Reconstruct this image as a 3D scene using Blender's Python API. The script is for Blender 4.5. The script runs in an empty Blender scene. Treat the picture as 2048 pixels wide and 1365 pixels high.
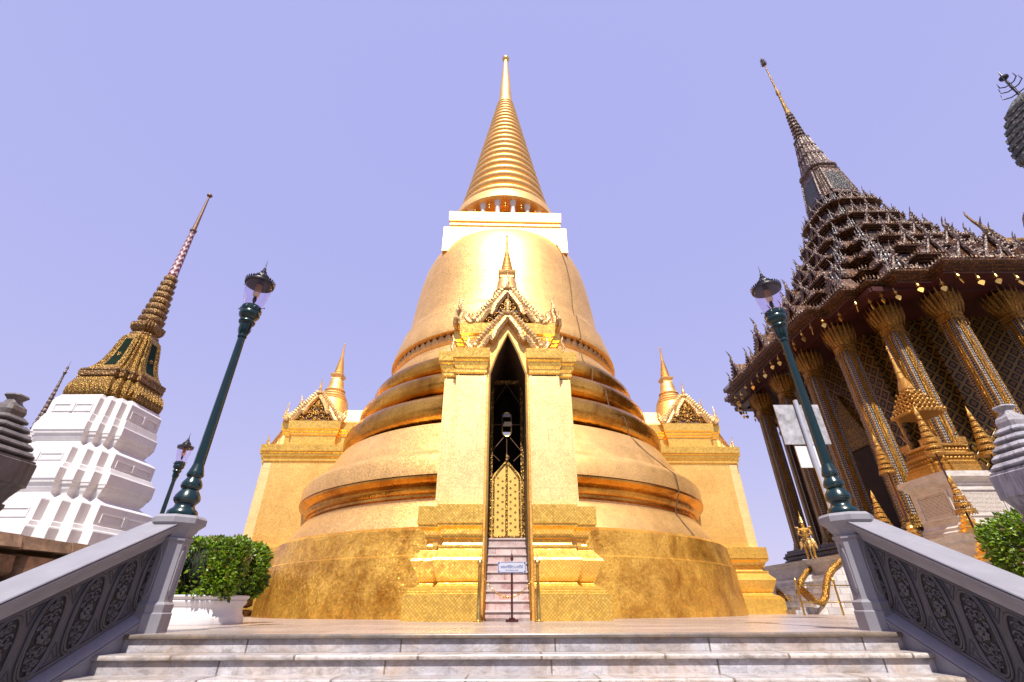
import bpy, math, random
from mathutils import Matrix, Vector
random.seed(7)
PI = math.pi
R = math.radians
S = bpy.context.scene
COL = S.collection

# ------------------------------------------------------------------ camera, light, exposure
cam = bpy.data.cameras.new('camera')
cam.sensor_width = 36.0
cam.lens = 16.17
cam.clip_start = 0.05
cam.clip_end = 4000
camo = bpy.data.objects.new('camera', cam)
COL.objects.link(camo)
camo.location = (0, 0, 0.254)
camo.rotation_euler = (Matrix.Rotation(R(90 + 30.1), 4, 'X') @ Matrix.Rotation(R(-0.2), 4, 'Z')).to_euler()
S.camera = camo

SUN_EL = 57.0
W = bpy.data.worlds.new('World')
S.world = W
W.use_nodes = True
wn = W.node_tree
bg = wn.nodes['Background']
sky = wn.nodes.new('ShaderNodeTexSky')
sky.sky_type = 'NISHITA'
sky.sun_disc = False
sky.sun_elevation = R(SUN_EL)
sky.sun_rotation = R(180)
sky.altitude = 10
sky.air_density = 1.0
sky.dust_density = 0.3
sky.ozone_density = 1.6
# hazy, evenly bright lavender sky: the contrast between zenith and horizon is flattened per channel
sep = wn.nodes.new('ShaderNodeSeparateColor')
com = wn.nodes.new('ShaderNodeCombineColor')
wn.links.new(sky.outputs[0], sep.inputs[0])
for ch, (pw, gain) in enumerate(((.22, 1.70), (.20, 1.60), (.04, 3.10))):
    p_ = wn.nodes.new('ShaderNodeMath'); p_.operation = 'POWER'; p_.inputs[1].default_value = pw
    g_ = wn.nodes.new('ShaderNodeMath'); g_.operation = 'MULTIPLY'; g_.inputs[1].default_value = gain
    wn.links.new(sep.outputs[ch], p_.inputs[0]); wn.links.new(p_.outputs[0], g_.inputs[0]); wn.links.new(g_.outputs[0], com.inputs[ch])
wn.links.new(com.outputs[0], bg.inputs['Color'])
bg.inputs['Strength'].default_value = 0.15

sun = bpy.data.lights.new('sun', 'SUN')
sun.energy = 4.6
sun.angle = R(0.5)
sun.color = (1.0, 0.95, 0.86)
suno = bpy.data.objects.new('sun', sun)
COL.objects.link(suno)
suno.rotation_euler = (R(90 - SUN_EL), 0, 0)
suno.location = (0, -20, 40)

S.view_settings.view_transform = 'Standard'
S.view_settings.look = 'None'
S.view_settings.exposure = 0.85
S.view_settings.gamma = 1.0

# ------------------------------------------------------------------ helpers
class MB:
    """collects geometry for ONE mesh object"""
    def __init__(s):
        s.v = []; s.f = []; s.uv = []; s.m = []; s.M = Matrix.Identity(4); s.mi = 0
    def add(s, vs, fs, uvs=None, mi=None):
        o = len(s.v)
        M = s.M
        s.v += [tuple(M @ Vector(p)) for p in vs]
        flip = M.determinant() < 0
        for i, f in enumerate(fs):
            u = uvs[i] if uvs else None
            f = [o + k for k in f]
            if flip:
                f = f[::-1]
                u = u[::-1] if u else None
            s.f.append(f); s.uv.append(u); s.m.append(s.mi if mi is None else mi)
    def box(s, x0, x1, y0, y1, z0, z1):
        s.add([(x0,y0,z0),(x1,y0,z0),(x1,y1,z0),(x0,y1,z0),(x0,y0,z1),(x1,y0,z1),(x1,y1,z1),(x0,y1,z1)],
              [(0,3,2,1),(4,5,6,7),(0,1,5,4),(1,2,6,5),(2,3,7,6),(3,0,4,7)])
    def hexa(s, p):
        s.add(p, [(0,3,2,1),(4,5,6,7),(0,1,5,4),(1,2,6,5),(2,3,7,6),(3,0,4,7)])
    def lathe(s, prof, n=48, c=(0,0,0), a0=0.0, caps=True, gap=False):
        vs = []; fs = []; us = []
        L = [0.0]
        for (r0,z0),(r1,z1) in zip(prof, prof[1:]):
            L.append(L[-1] + math.hypot(r1-r0, z1-z0))
        for r, z in prof:
            for k in range(n):
                a = a0 + 2*PI*k/n
                vs.append((c[0]+r*math.cos(a), c[1]+r*math.sin(a), c[2]+z))
        for i in range(len(prof)-1):
            rr = max(prof[i][0], prof[i+1][0])
            for k in range(n):
                k2 = (k+1) % n
                if gap and abs((k+.5)/n*360-270) < 5: continue   # opening of the front passage
                fs.append((i*n+k, i*n+k2, (i+1)*n+k2, (i+1)*n+k))
                u0 = 2*PI*k/n*rr; u1 = 2*PI*(k+1)/n*rr
                us.append(((u0,L[i]),(u1,L[i]),(u1,L[i+1]),(u0,L[i+1])))
        if caps and not gap:
            if prof[0][0] > 1e-4:
                fs.append(tuple(range(n))[::-1]); us.append(None)
            if prof[-1][0] > 1e-4:
                b = (len(prof)-1)*n
                fs.append(tuple(range(b, b+n))); us.append(None)
        s.add(vs, fs, us)
    def loft(s, rings, caps=True, mats=None):
        n = len(rings[0]); vs = [p for r in rings for p in r]; fs = []; ms = []
        for i in range(len(rings)-1):
            for k in range(n):
                k2 = (k+1) % n
                fs.append((i*n+k, i*n+k2, (i+1)*n+k2, (i+1)*n+k))
                ms.append(mats[k] if mats else s.mi)
        if caps:
            fs.append(tuple(range(n))[::-1]); ms.append(s.mi)
            b = (len(rings)-1)*n
            fs.append(tuple(range(b, b+n))); ms.append(s.mi)
        o = len(s.m)
        s.add(vs, fs)
        s.m[o:] = ms
    def plan(s, planf, prof, caps=True):
        """loft a plan polygon function(h) through (h,z) profile"""
        s.loft([[(x,y,z) for x,y in planf(h)] for h,z in prof], caps)
    def tube(s, pts, r, n=8, caps=True):
        pts = [Vector(p) for p in pts]
        rs = r if isinstance(r, (list,tuple)) else [r]*len(pts)
        up = Vector((0.123,0.37,0.92)); vs = []
        N = None
        for i, p in enumerate(pts):
            t = (pts[min(i+1,len(pts)-1)] - pts[max(i-1,0)]).normalized()
            if N is None:
                N = t.cross(up).normalized()
            else:
                N = (N - t*N.dot(t)).normalized()
            B = t.cross(N)
            for k in range(n):
                a = 2*PI*k/n
                vs.append(tuple(p + (N*math.cos(a)+B*math.sin(a))*rs[i]))
        fs = []
        for i in range(len(pts)-1):
            for k in range(n):
                k2 = (k+1) % n
                fs.append((i*n+k, i*n+k2, (i+1)*n+k2, (i+1)*n+k))
        if caps:
            fs.append(tuple(range(n))[::-1]); b = (len(pts)-1)*n; fs.append(tuple(range(b,b+n)))
        s.add(vs, fs)
    def ball(s, c, rx, ry=None, rz=None, n=12, m=7):
        ry = rx if ry is None else ry; rz = rx if rz is None else rz
        vs = [(c[0],c[1],c[2]-rz)]; fs = []
        for i in range(1,m):
            a = -PI/2 + PI*i/m
            for k in range(n):
                b = 2*PI*k/n
                vs.append((c[0]+rx*math.cos(a)*math.cos(b), c[1]+ry*math.cos(a)*math.sin(b), c[2]+rz*math.sin(a)))
        vs.append((c[0],c[1],c[2]+rz)); T = len(vs)-1
        for k in range(n):
            k2 = (k+1) % n
            fs.append((0, 1+k2, 1+k)); fs.append((T, 1+(m-2)*n+k, 1+(m-2)*n+k2))
            for i in range(m-2):
                fs.append((1+i*n+k, 1+i*n+k2, 1+(i+1)*n+k2, 1+(i+1)*n+k))
        s.add(vs, fs)
    def prism(s, poly, f0, f1):
        """poly: 2d ccw list; f0/f1 map (u,v) -> 3d for front / back"""
        n = len(poly)
        vs = [f0(*p) for p in poly] + [f1(*p) for p in poly]
        fs = [tuple(range(n)), tuple(range(n,2*n))[::-1]]
        for k in range(n):
            k2 = (k+1) % n
            fs.append((k2, k, n+k, n+k2))
        s.add(vs, fs)
    def leaf(s, p, d, nrm, l, w, t=0.02):
        """pointed petal of real thickness: base at p, direction d, bulging along nrm"""
        p = Vector(p); d = Vector(d).normalized(); nrm = Vector(nrm).normalized(); b = d.cross(nrm).normalized()
        q = [p-b*w*.5, p+b*w*.5, p+d*l*.5+b*w*.55+nrm*t, p+d*l+nrm*t*.6, p+d*l*.5-b*w*.55+nrm*t, p+d*l*.45+nrm*t*2.6]
        s.add([tuple(x) for x in q], [(0,1,5),(1,2,5),(2,3,5),(3,4,5),(4,0,5),(0,4,3,2,1)])

def obj(name, mb, mats, parent=None, smooth=35):
    me = bpy.data.meshes.new(name)
    me.from_pydata(mb.v, [], mb.f)
    if not isinstance(mats, (list,tuple)): mats = [mats]
    for m in mats: me.materials.append(m)
    uvl = me.uv_layers.new(name='UVMap')
    data = [0.0]*(2*len(me.loops))
    for p, u, mi in zip(me.polygons, mb.uv, mb.m):
        p.material_index = mi
        if u is None:
            nx, ny, nz = abs(p.normal.x), abs(p.normal.y), abs(p.normal.z)
            for li in p.loop_indices:
                c = me.vertices[me.loops[li].vertex_index].co
                if nz >= nx and nz >= ny: uu = (c.x, c.y)
                elif nx >= ny: uu = (c.y, c.z)
                else: uu = (c.x, c.z)
                data[2*li] = uu[0]; data[2*li+1] = uu[1]
        else:
            for li, uu in zip(p.loop_indices, u):
                data[2*li] = uu[0]; data[2*li+1] = uu[1]
    uvl.data.foreach_set('uv', data)
    if smooth:
        me.polygons.foreach_set('use_smooth', [True]*len(me.polygons))
        me.set_sharp_from_angle(angle=R(smooth))
    me.update()
    o = bpy.data.objects.new(name, me)
    COL.objects.link(o)
    if parent: o.parent = parent
    return o

def tag(o, label=None, cat=None, group=None, kind=None):
    if label: o['label'] = label
    if cat: o['category'] = cat
    if group: o['group'] = group
    if kind: o['kind'] = kind
    return o

def thing(name, label, cat, loc=(0,0,0), rz=0.0, group=None):
    o = bpy.data.objects.new(name, None)
    COL.objects.link(o)
    o.location = loc; o.rotation_euler = (0,0,rz)
    o.empty_display_size = 0.2
    return tag(o, label, cat, group)

def kids(o):
    return [c for c in bpy.data.objects if c.parent == o]

def copy_tree(o, parent=None):
    c = o.copy(); COL.objects.link(c); c.parent = parent if parent else o.parent
    for k in kids(o): copy_tree(k, c)
    return c

def lerp(a, b, t): return a + (b-a)*t

# ------------------------------------------------------------------ materials
class NT:
    def __init__(s, name):
        s.mat = bpy.data.materials.new(name); s.mat.use_nodes = True
        s.t = s.mat.node_tree; s.N = s.t.nodes; s.L = s.t.links
        s.b = s.N['Principled BSDF']
    def n(s, t, **kw):
        x = s.N.new('ShaderNode'+t)
        for k, v in kw.items(): setattr(x, k, v)
        return x
    def link(s, a, b): s.L.new(a, b)
    def val(s, sock, v):
        if hasattr(v, 'is_linked') or isinstance(v, bpy.types.NodeSocket): s.L.new(v, sock)
        elif isinstance(v, (tuple,list)) and len(v) == 3 and sock.type == 'RGBA': sock.default_value = (*v, 1)
        else: sock.default_value = v
    def math(s, op, a, b=0.0, clamp=False):
        x = s.n('Math', operation=op, use_clamp=clamp); s.val(x.inputs[0], a); s.val(x.inputs[1], b); return x.outputs[0]
    def mix(s, f, a, b, mode='MIX'):
        x = s.n('Mix', data_type='RGBA', blend_type=mode); s.val(x.inputs[0], f); s.val(x.inputs[6], a); s.val(x.inputs[7], b); return x.outputs[2]
    def coord(s, kind='Object', scale=(1,1,1), rot=(0,0,0), loc=(0,0,0)):
        c = s.n('TexCoord'); m = s.n('Mapping')
        s.L.new(c.outputs[kind], m.inputs[0])
        m.inputs['Scale'].default_value = scale; m.inputs['Rotation'].default_value = rot; m.inputs['Location'].default_value = loc
        return m.outputs[0]
    def noise(s, vec, scale, detail=4, rough=.55, dist=0.0):
        x = s.n('TexNoise'); s.L.new(vec, x.inputs['Vector'])
        x.inputs['Scale'].default_value = scale; x.inputs['Detail'].default_value = detail
        x.inputs['Roughness'].default_value = rough; x.inputs['Distortion'].default_value = dist
        return x.outputs['Fac']
    def ramp(s, f, stops):
        x = s.n('ValToRGB'); s.L.new(f, x.inputs[0])
        e = x.color_ramp.elements
        while len(e) < len(stops): e.new(0.5)
        for k, (p, c) in zip(e, stops):
            k.position = p
            k.color = (c,c,c,1) if not isinstance(c, tuple) else (*c,1)
        return x.outputs[0]
    def bump(s, h, strength=.3, dist=.02, normal=None):
        x = s.n('Bump'); s.L.new(h, x.inputs['Height'])
        x.inputs['Strength'].default_value = strength; x.inputs['Distance'].default_value = dist
        if normal is not None: s.L.new(normal, x.inputs['Normal'])
        return x.outputs[0]
    def set(s, **kw):
        for k, v in kw.items(): s.val(s.b.inputs[k.replace('_',' ')], v)
        return s.mat

def gold_mosaic(name, base=(0.86,0.52,0.13), tile=0.05, tilt=.22, rough=.34, metal=.92, rot=45, grout=.5, patch=.5, wave=.25, mott=.0, tc=(.62,.55,.42), ts=.55):
    m = NT(name)
    uv = m.coord('UV', scale=(1/tile,1/tile,1), rot=(0,0,R(rot)))
    v = m.n('TexVoronoi', voronoi_dimensions='2D', feature='F1', distance='CHEBYCHEV'); m.link(uv, v.inputs['Vector'])
    v.inputs['Scale'].default_value = 1; v.inputs['Randomness'].default_value = 0.0
    wn_ = m.n('TexWhiteNoise', noise_dimensions='2D'); m.link(v.outputs['Position'], wn_.inputs['Vector'])
    ob = m.coord('Object')
    big = m.noise(ob, ts, 5, .6, .4)
    mid = m.noise(ob, 3.0, 4, .6)
    edge = m.ramp(v.outputs['Distance'], [(.40,0.0),(.50,1.0)])
    # tarnish patches: the leaf itself is worn and darker there
    tarn = m.ramp(big, [(.42,0.0),(.68,1.0)])
    c = m.mix(m.math('MULTIPLY', tarn, patch), base, tuple(x*y for x,y in zip(base,tc)))
    var = m.math('MULTIPLY_ADD', wn_.outputs['Value'], .34)
    x = m.n('Math', operation='MULTIPLY_ADD'); m.link(wn_.outputs['Value'], x.inputs[0]); x.inputs[1].default_value=.36; x.inputs[2].default_value=.82
    g = m.n('Combine' 'Color'); 
    for i in range(3): m.link(x.outputs[0], g.inputs[i])
    c = m.mix(1.0, c, g.outputs[0], 'MULTIPLY')
    c = m.mix(m.math('MULTIPLY', edge, grout), c, (.20,.10,.03))
    # large laid fields of mosaic: faint seams and slightly different batches
    br = m.n('TexBrick'); m.link(m.coord('UV', scale=(1/1.9,1/.95,1)), br.inputs['Vector']); br.inputs['Scale'].default_value = 1
    br.inputs['Brick Width'].default_value = 1; br.inputs['Row Height'].default_value = 1; br.inputs['Mortar Size'].default_value = .006; br.offset = .43
    br.inputs['Color1'].default_value = (.88,.86,.82,1); br.inputs['Color2'].default_value = (1.06,1.06,1.06,1); br.inputs['Mortar'].default_value = (.55,.45,.35,1)
    c = m.mix(.35, c, br.outputs['Color'], 'MULTIPLY')
    # every tile sits at its own slight angle
    geo = m.n('NewGeometry')
    sub = m.n('VectorMath', operation='SUBTRACT'); m.link(wn_.outputs['Color'], sub.inputs[0]); sub.inputs[1].default_value=(.5,.5,.5)
    sc = m.n('VectorMath', operation='SCALE'); m.link(sub.outputs[0], sc.inputs[0]); sc.inputs['Scale'].default_value = tilt
    ad = m.n('VectorMath', operation='ADD'); m.link(geo.outputs['Normal'], ad.inputs[0]); m.link(sc.outputs[0], ad.inputs[1])
    no = m.n('VectorMath', operation='NORMALIZE'); m.link(ad.outputs[0], no.inputs[0])
    soft = m.noise(m.coord('Object', scale=(1,1,.55)), .8, 2, .5, .3)
    nb = m.bump(m.math('ADD', soft, m.math('MULTIPLY', m.noise(ob, 2.2, 5, .65), mott)), wave, .35, no.outputs[0])
    r = m.math('MULTIPLY_ADD', mid, .2); 
    rr = m.n('Math', operation='MULTIPLY_ADD'); m.link(mid, rr.inputs[0]); rr.inputs[1].default_value=.22; rr.inputs[2].default_value=rough-.11
    return m.set(Base_Color=c, Metallic=metal, Roughness=rr.outputs[0], Normal=nb)

def relief(name, base, dark, scale=14, metal=.7, rough=.4, strength=.9, dist=.03, amount=.8):
    """carved and gilt surface"""
    m = NT(name)
    ob = m.coord('Object')
    v = m.n('TexVoronoi', feature='F1'); m.link(ob, v.inputs['Vector']); v.inputs['Scale'].default_value = scale
    nz = m.noise(ob, scale*1.7, 3, .6, .6)
    h = m.math('SUBTRACT', m.math('MULTIPLY', nz, .8), v.outputs['Distance'])
    f = m.ramp(h, [(.0,1.0),(.28,0.0)])
    c = m.mix(m.math('MULTIPLY', f, amount), base, dark)
    big = m.ramp(m.noise(ob, 1.3, 4), [(.35,.75),(.7,1.1)])
    c = m.mix(1.0, c, big, 'MULTIPLY')
    return m.set(Base_Color=c, Metallic=metal, Roughness=rough, Normal=m.bump(h, strength, dist))

def plain(name, col, rough=.5, metal=0.0, var=.18, scale=4, bump=.0, bscale=40, stain=None, stain_amt=.5, coat=0.0, spec=None):
    m = NT(name)
    ob = m.coord('Object')
    n1 = m.noise(ob, scale, 5, .6)
    f = m.ramp(n1, [(.3,1-var),(.7,1+var*.4)])
    c = m.mix(1.0, col, f, 'MULTIPLY')
    if stain:
        # rain streaks: noise stretched along z
        st = m.noise(m.coord('Object', scale=(7,7,.8)), 1.0, 5, .7, .3)
        sf = m.ramp(st, [(.52,0.0),(.72,1.0)])
        c = m.mix(m.math('MULTIPLY', sf, stain_amt), c, stain)
    kw = dict(Base_Color=c, Roughness=rough, Metallic=metal)
    if spec is not None: kw['Specular_IOR_Level'] = spec
    if coat: kw['Coat_Weight'] = coat; kw['Coat_Roughness'] = .1
    if bump: kw['Normal'] = m.bump(m.noise(ob, bscale, 4), bump, .01)
    return m.set(**kw)

def marble(name, a=(.78,.76,.77), b=(.42,.40,.44), rough=.25, scale=1.6, stretch=(1,1,1), stain=(.36,.22,.10), stain_amt=.45, drip=False, slab=None, vein=1.0, rotz=0.0, grime=None):
    m = NT(name)
    ob = m.coord('Object', scale=stretch, rot=(0,0,rotz))
    n1 = m.noise(ob, scale, 7, .62, 1.2)
    n2 = m.noise(ob, scale*3.1, 6, .65, 2.0)
    c = m.mix(m.math('MULTIPLY', m.ramp(n1, [(.40,0.0),(.72,1.0)]), vein), a, b)
    c = m.mix(m.ramp(n2, [(.47,0.0),(.50,.5),(.53,0.0)]), c, tuple(x*.7 for x in b))
    if slab:
        uv = m.coord('UV', scale=(1/slab[0], 1/slab[1], 1))
        br = m.n('TexBrick'); m.link(uv, br.inputs['Vector'])
        br.inputs['Scale'].default_value = 1; br.inputs['Brick Width'].default_value = 1; br.inputs['Row Height'].default_value = 1
        oi = m.n('ObjectInfo'); va = m.n('VectorMath', operation='ADD'); m.link(uv, va.inputs[0]); cx_ = m.n('CombineXYZ'); m.link(m.math('MULTIPLY', oi.outputs['Random'], 9.0), cx_.inputs[0]); m.link(cx_.outputs[0], va.inputs[1]); m.link(va.outputs[0], br.inputs['Vector'])
        br.inputs['Mortar Size'].default_value = slab[2]; br.inputs['Color1'].default_value=(.70,.70,.73,1); br.inputs['Color2'].default_value=(1.08,1.06,1.05,1)
        br.inputs['Mortar'].default_value=(.3,.27,.25,1); br.offset = .37
        c = m.mix(1.0, c, br.outputs['Color'], 'MULTIPLY')
    n3 = m.noise(m.coord('Object', loc=(3,1,2)), 1.1, 6, .7, .6)
    c = m.mix(m.math('MULTIPLY', m.ramp(n3, [(.45,0.0),(.64,1.0)]), stain_amt), c, stain)
    if drip:
        st = m.noise(m.coord('Object', scale=(16,1,1.2)), 1.0, 6, .75, .2)
        c = m.mix(m.math('MULTIPLY', m.ramp(st, [(.55,0.0),(.75,1.0)]), .55), c, (.22,.16,.11))
    if grime:
        st = m.noise(m.coord('Object', scale=(5,5,9)), 1.0, 7, .75, .5)
        c = m.mix(m.math('MULTIPLY', m.ramp(st, [(.47,0.0),(.63,1.0)]), grime), c, (.10,.075,.055))
    rr = m.n('Math', operation='MULTIPLY_ADD'); m.link(n3, rr.inputs[0]); rr.inputs[1].default_value=.3; rr.inputs[2].default_value=rough-.1
    return m.set(Base_Color=c, Roughness=rr.outputs[0], Normal=m.bump(n2, .05, .01))

GOLDP = gold_mosaic('gold_plinth_mosaic', tile=.055, tilt=.16, patch=.9, rough=.30, wave=.5, mott=.4, grout=.6, base=(1.0,.55,.09), tc=(.42,.29,.14), ts=1.0, metal=.72)
GOLDM = gold_mosaic('gold_mosaic', tile=.03, tilt=.15, patch=.9, rough=.23, wave=.14, mott=.12, base=(.88,.45,.075), tc=(.36,.24,.13), metal=.97)
GOLDB = gold_mosaic('gold_bell_mosaic', tile=.035, tilt=.12, patch=.3, rough=.50, wave=.05, grout=.25, base=(.92,.555,.20), metal=.84)
GOLDF = gold_mosaic('gold_pedestal_mosaic', tile=.055, tilt=.09, patch=.25, rough=.30, wave=.03, mott=.0, grout=.8, base=(1.0,.62,.13), metal=.66)
GOLDW = gold_mosaic('gold_wall_mosaic', tile=.028, tilt=.08, patch=.3, rough=.40, wave=.04, mott=.15, grout=.3, base=(1.0,.69,.31), metal=.5)
GOLDV = gold_mosaic('gold_side_wall_mosaic', tile=.028, tilt=.10, patch=.5, rough=.40, wave=.05, mott=.15, grout=.3, base=(.96,.58,.17), metal=.66)
GOLDU = relief('bright_gilt_carving', (.92,.53,.10), (.24,.09,.012), 34, .5, .35, .9, .012, .8)
GILTP = plain('gilt_paint', (.90,.58,.15), .35, .35, .15, 6)
GOLDO = relief('gilt_ornament', (1.0,.70,.32), (.34,.16,.04), 16, .55, .38, .8, .02, .6)
GOLDC = relief('gilt_carving', (.98,.56,.09), (.13,.04,.008), 20, .75, .33, 1.0, .02, .85)
GOLDS = plain('smooth_gold', (.86,.54,.14), .3, .95, .2, 6)
BRASS = plain('old_brass', (.62,.42,.12), .28, .95, .35, 9)
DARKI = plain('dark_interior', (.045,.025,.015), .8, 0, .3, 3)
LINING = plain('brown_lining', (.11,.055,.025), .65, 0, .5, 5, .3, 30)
WHITE = plain('white_plaster', (.62,.60,.61), .6, 0, .10, 1.2, .15, 25, (.40,.35,.31), .30)
BALW = plain('painted_grey_stone', (.22,.212,.24), .55, 0, .12, 3, .18, 45, (.30,.28,.29), .35)
BALP = plain('shade_toned_panel', (.085,.078,.085), .65, 0, .25, 4, .2, 40, (.04,.035,.035), .5)  # balustrade stone with the panels' shade put into a darker base colour
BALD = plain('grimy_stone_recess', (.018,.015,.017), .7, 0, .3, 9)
GREEN = plain('green_gloss_paint', (.0006,.017,.019), .25, .0, .2, 5, .05, 60, coat=.12)
BLACKM = plain('black_iron', (.018,.015,.018), .35, .3, .3, 8)
DARKW = plain('dark_red_wood', (.06,.012,.010), .35, 0, .3, 8)
STEP = marble('step_marble', a=(.56,.54,.57), b=(.30,.285,.33), rough=.3, slab=(1.75,5,.006), drip=True, stain_amt=.5, stretch=(.6,1,1), grime=.45)
NOSE = marble('nosing_marble', a=(.52,.48,.46), b=(.36,.33,.33), rough=.25, slab=(1.3,5,.010), stain_amt=.4, stretch=(.5,1,1), grime=.6)
TERR = marble('terrace_marble', a=(.42,.355,.32), b=(.30,.25,.23), rough=.22, slab=(1.2,.8,.004), stretch=(.25,1.4,1), stain_amt=.3)
PINK = marble('pink_marble', a=(.56,.42,.41), b=(.36,.17,.13), rough=.35, scale=3.2, slab=(.55,5,.012), stain=(.55,.50,.50), stain_amt=.6)
PINKN = marble('pink_nosing', a=(.58,.50,.50), b=(.42,.33,.33), rough=.3, scale=3, stain_amt=.2)
DMARB = marble('pale_veined_marble', a=(.40,.39,.43), b=(.10,.095,.11), rough=.35, scale=2.2, stretch=(3.5,3.5,1.0), stain_amt=.1)
SHMARB = marble('shade_toned_marble', a=(.13,.12,.125), b=(.045,.04,.042), rough=.35, scale=2.2, stretch=(3.5,3.5,1.0), stain_amt=.1)  # darkened copy of the veined marble: shade on the left post as colour
WMARB = marble('white_weathered_marble', a=(.62,.60,.60), b=(.46,.44,.44), rough=.4, scale=1.5, stain_amt=.12, slab=(.5,.22,.02), grime=.12)
MMARB = marble('cream_weathered_marble', a=(.60,.56,.52), b=(.40,.35,.32), rough=.45, scale=1.6, stretch=(1,1,2.5), stain_amt=.2, grime=.2)
GROUND = marble('ground_paving', a=(.20,.185,.175), b=(.13,.12,.115), rough=.6, slab=(1.2,1.2,.01), stain_amt=.2)
STONE = marble('brown_rough_stone', a=(.20,.12,.075), b=(.08,.048,.03), rough=.8, scale=2.3, stain=(.40,.26,.16), stain_amt=.7, grime=.5)
SOIL = plain('soil', (.05,.035,.022), .9)
REDS = plain('red_soffit', (.05,.006,.004), .5, 0, .35, 3)
ROOFB = relief('brown_glazed_roof', (.12,.062,.03), (.02,.008,.005), 7, .1, .4, .6, .04, .7)
ROOFE = relief('eave_moulding', (.30,.125,.03), (.02,.006,.003), 9, .35, .4, .8, .03, .8)
NAGA = relief('pink_glazed_ornament', (.44,.29,.22), (.04,.016,.01), 9, .1, .35, 1.0, .04, .8)
PRONG = relief('silver_grey_ornament', (.36,.33,.34), (.02,.015,.015), 8, .2, .3, .9, .03, .75)
SPIREB = relief('brown_spire_tiles', (.36,.24,.18), (.05,.022,.015), 6, .15, .4, 1.0, .04, .85)
CHG = relief('antique_gilt', (1.0,.60,.12), (.06,.02,.008), 15, .6, .38, 1.0, .04, .85)
CHRING = relief('brown_gilt_rings', (.66,.38,.11), (.06,.022,.01), 11, .45, .42, 1.0, .04, .8)
RUST = plain('brown_metal', (.20,.11,.065), .5, .4, .4, 8)
PALEB = plain('pale_board', (.36,.355,.38), .6, 0, .55, 5)
POLEG = plain('grey_pole', (.42,.43,.48), .4, .3, .1, 4)
SIGNW = plain('sign_white', (.42,.43,.50), .4, 0, .05, 4)
SIGNB = plain('sign_blue', (.07,.09,.30), .5)
BULB = plain('frosted_lamp', (.75,.62,.42), .4)
LAMPB = plain('lamp_tube_cover', (.38,.20,.08), .4)
CABLE = plain('dark_cable', (.10,.06,.03), .6)

def glass_mat(name, col, fac=.12, opac=.0):
    m = NT(name)
    tr = m.n('BsdfTransparent'); tr.inputs[0].default_value = (*col,1)
    gl = m.n('BsdfGlossy'); gl.inputs['Roughness'].default_value = .03
    lw = m.n('LayerWeight'); lw.inputs[0].default_value = .5
    fr = m.math('MULTIPLY', m.math('POWER', lw.outputs['Facing'], 4.0), .35)
    mx = m.n('MixShader'); m.link(m.math('ADD', fr, fac*.3), mx.inputs[0]); m.link(tr.outputs[0], mx.inputs[1]); m.link(gl.outputs[0], mx.inputs[2])
    out = m.N['Material Output']; m.link(mx.outputs[0], out.inputs[0])
    return m.mat
GLASS = glass_mat('lamp_glass', (.95,.88,.96))
PANE = plain('grey_violet_pane', (.26,.26,.34), .12)

def lattice_mat():
    m = NT('green_gold_lattice')
    uv = m.coord('UV', scale=(1/.44,1/.44,1), rot=(0,0,R(45)))
    v = m.n('TexVoronoi', voronoi_dimensions='2D', feature='F1', distance='CHEBYCHEV'); m.link(uv, v.inputs['Vector']); v.inputs['Scale'].default_value=1; v.inputs['Randomness'].default_value=0
    d = v.outputs['Distance']
    frame = m.ramp(d, [(.36,0.0),(.40,1.0)])
    cen = m.ramp(d, [(.20,1.0),(.25,0.0)])
    nz = m.noise(m.coord('Object'), 30, 3)
    c = m.mix(cen, (.002,.007,.003), (.20,.085,.012))
    c = m.mix(frame, c, (.26,.14,.022))
    c = m.mix(1.0, c, m.ramp(nz, [(.3,.35),(.65,1.1)]), 'MULTIPLY')
    h = m.math('ADD', frame, m.math('MULTIPLY', cen, .7))
    return m.set(Base_Color=c, Metallic=.35, Roughness=.35, Normal=m.bump(h, .6, .03))
LATT = lattice_mat()

def dots_mat():
    m = NT('mirror_dot_mosaic')
    uv = m.coord('UV', scale=(1/.105,1/.105,1))
    v = m.n('TexVoronoi', voronoi_dimensions='2D', feature='F1'); m.link(uv, v.inputs['Vector']); v.inputs['Scale'].default_value=1; v.inputs['Randomness'].default_value=.15
    f = m.ramp(v.outputs['Distance'], [(.27,1.0),(.33,0.0)])
    f2 = m.ramp(v.outputs['Distance'], [(.09,0.0),(.14,1.0)])
    c = m.mix(m.math('MULTIPLY', f, f2), (.018,.014,.020), (.52,.48,.45))
    return m.set(Base_Color=c, Metallic=.05, Roughness=.3)
DOTS = dots_mat()

def zig_mat():
    m = NT('zigzag_wrap')
    c0 = m.n('TexCoord'); sp = m.n('SeparateXYZ'); m.link(c0.outputs['UV'], sp.inputs[0])
    w = m.math('PINGPONG', m.math('MULTIPLY', sp.outputs[0], 3.4), .5)
    z = m.math('ADD', m.math('MULTIPLY', sp.outputs[1], 2.6), w)
    k = m.math('GREATER_THAN', m.math('FRACT', z), .62)
    return m.set(Base_Color=m.mix(k, (.12,.012,.035), (.40,.32,.33)), Roughness=.5)
ZIG = zig_mat()

def text_rows_mat():
    m = NT('incised_inscription')
    uv = m.coord('UV', scale=(34,15,1))
    br = m.n('TexBrick'); m.link(uv, br.inputs['Vector']); br.inputs['Scale'].default_value=1
    sp = m.n('SeparateXYZ'); m.link(uv, sp.inputs[0])
    row = m.math('GREATER_THAN', m.math('FRACT', sp.outputs[1]), .45)
    n1 = m.noise(uv, 1.9, 2, .5)
    k = m.math('MULTIPLY', row, m.math('GREATER_THAN', n1, .42))
    return m.set(Base_Color=m.mix(k, (.62,.56,.50), (.09,.055,.035)), Roughness=.5)
INSCR = text_rows_mat()

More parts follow.
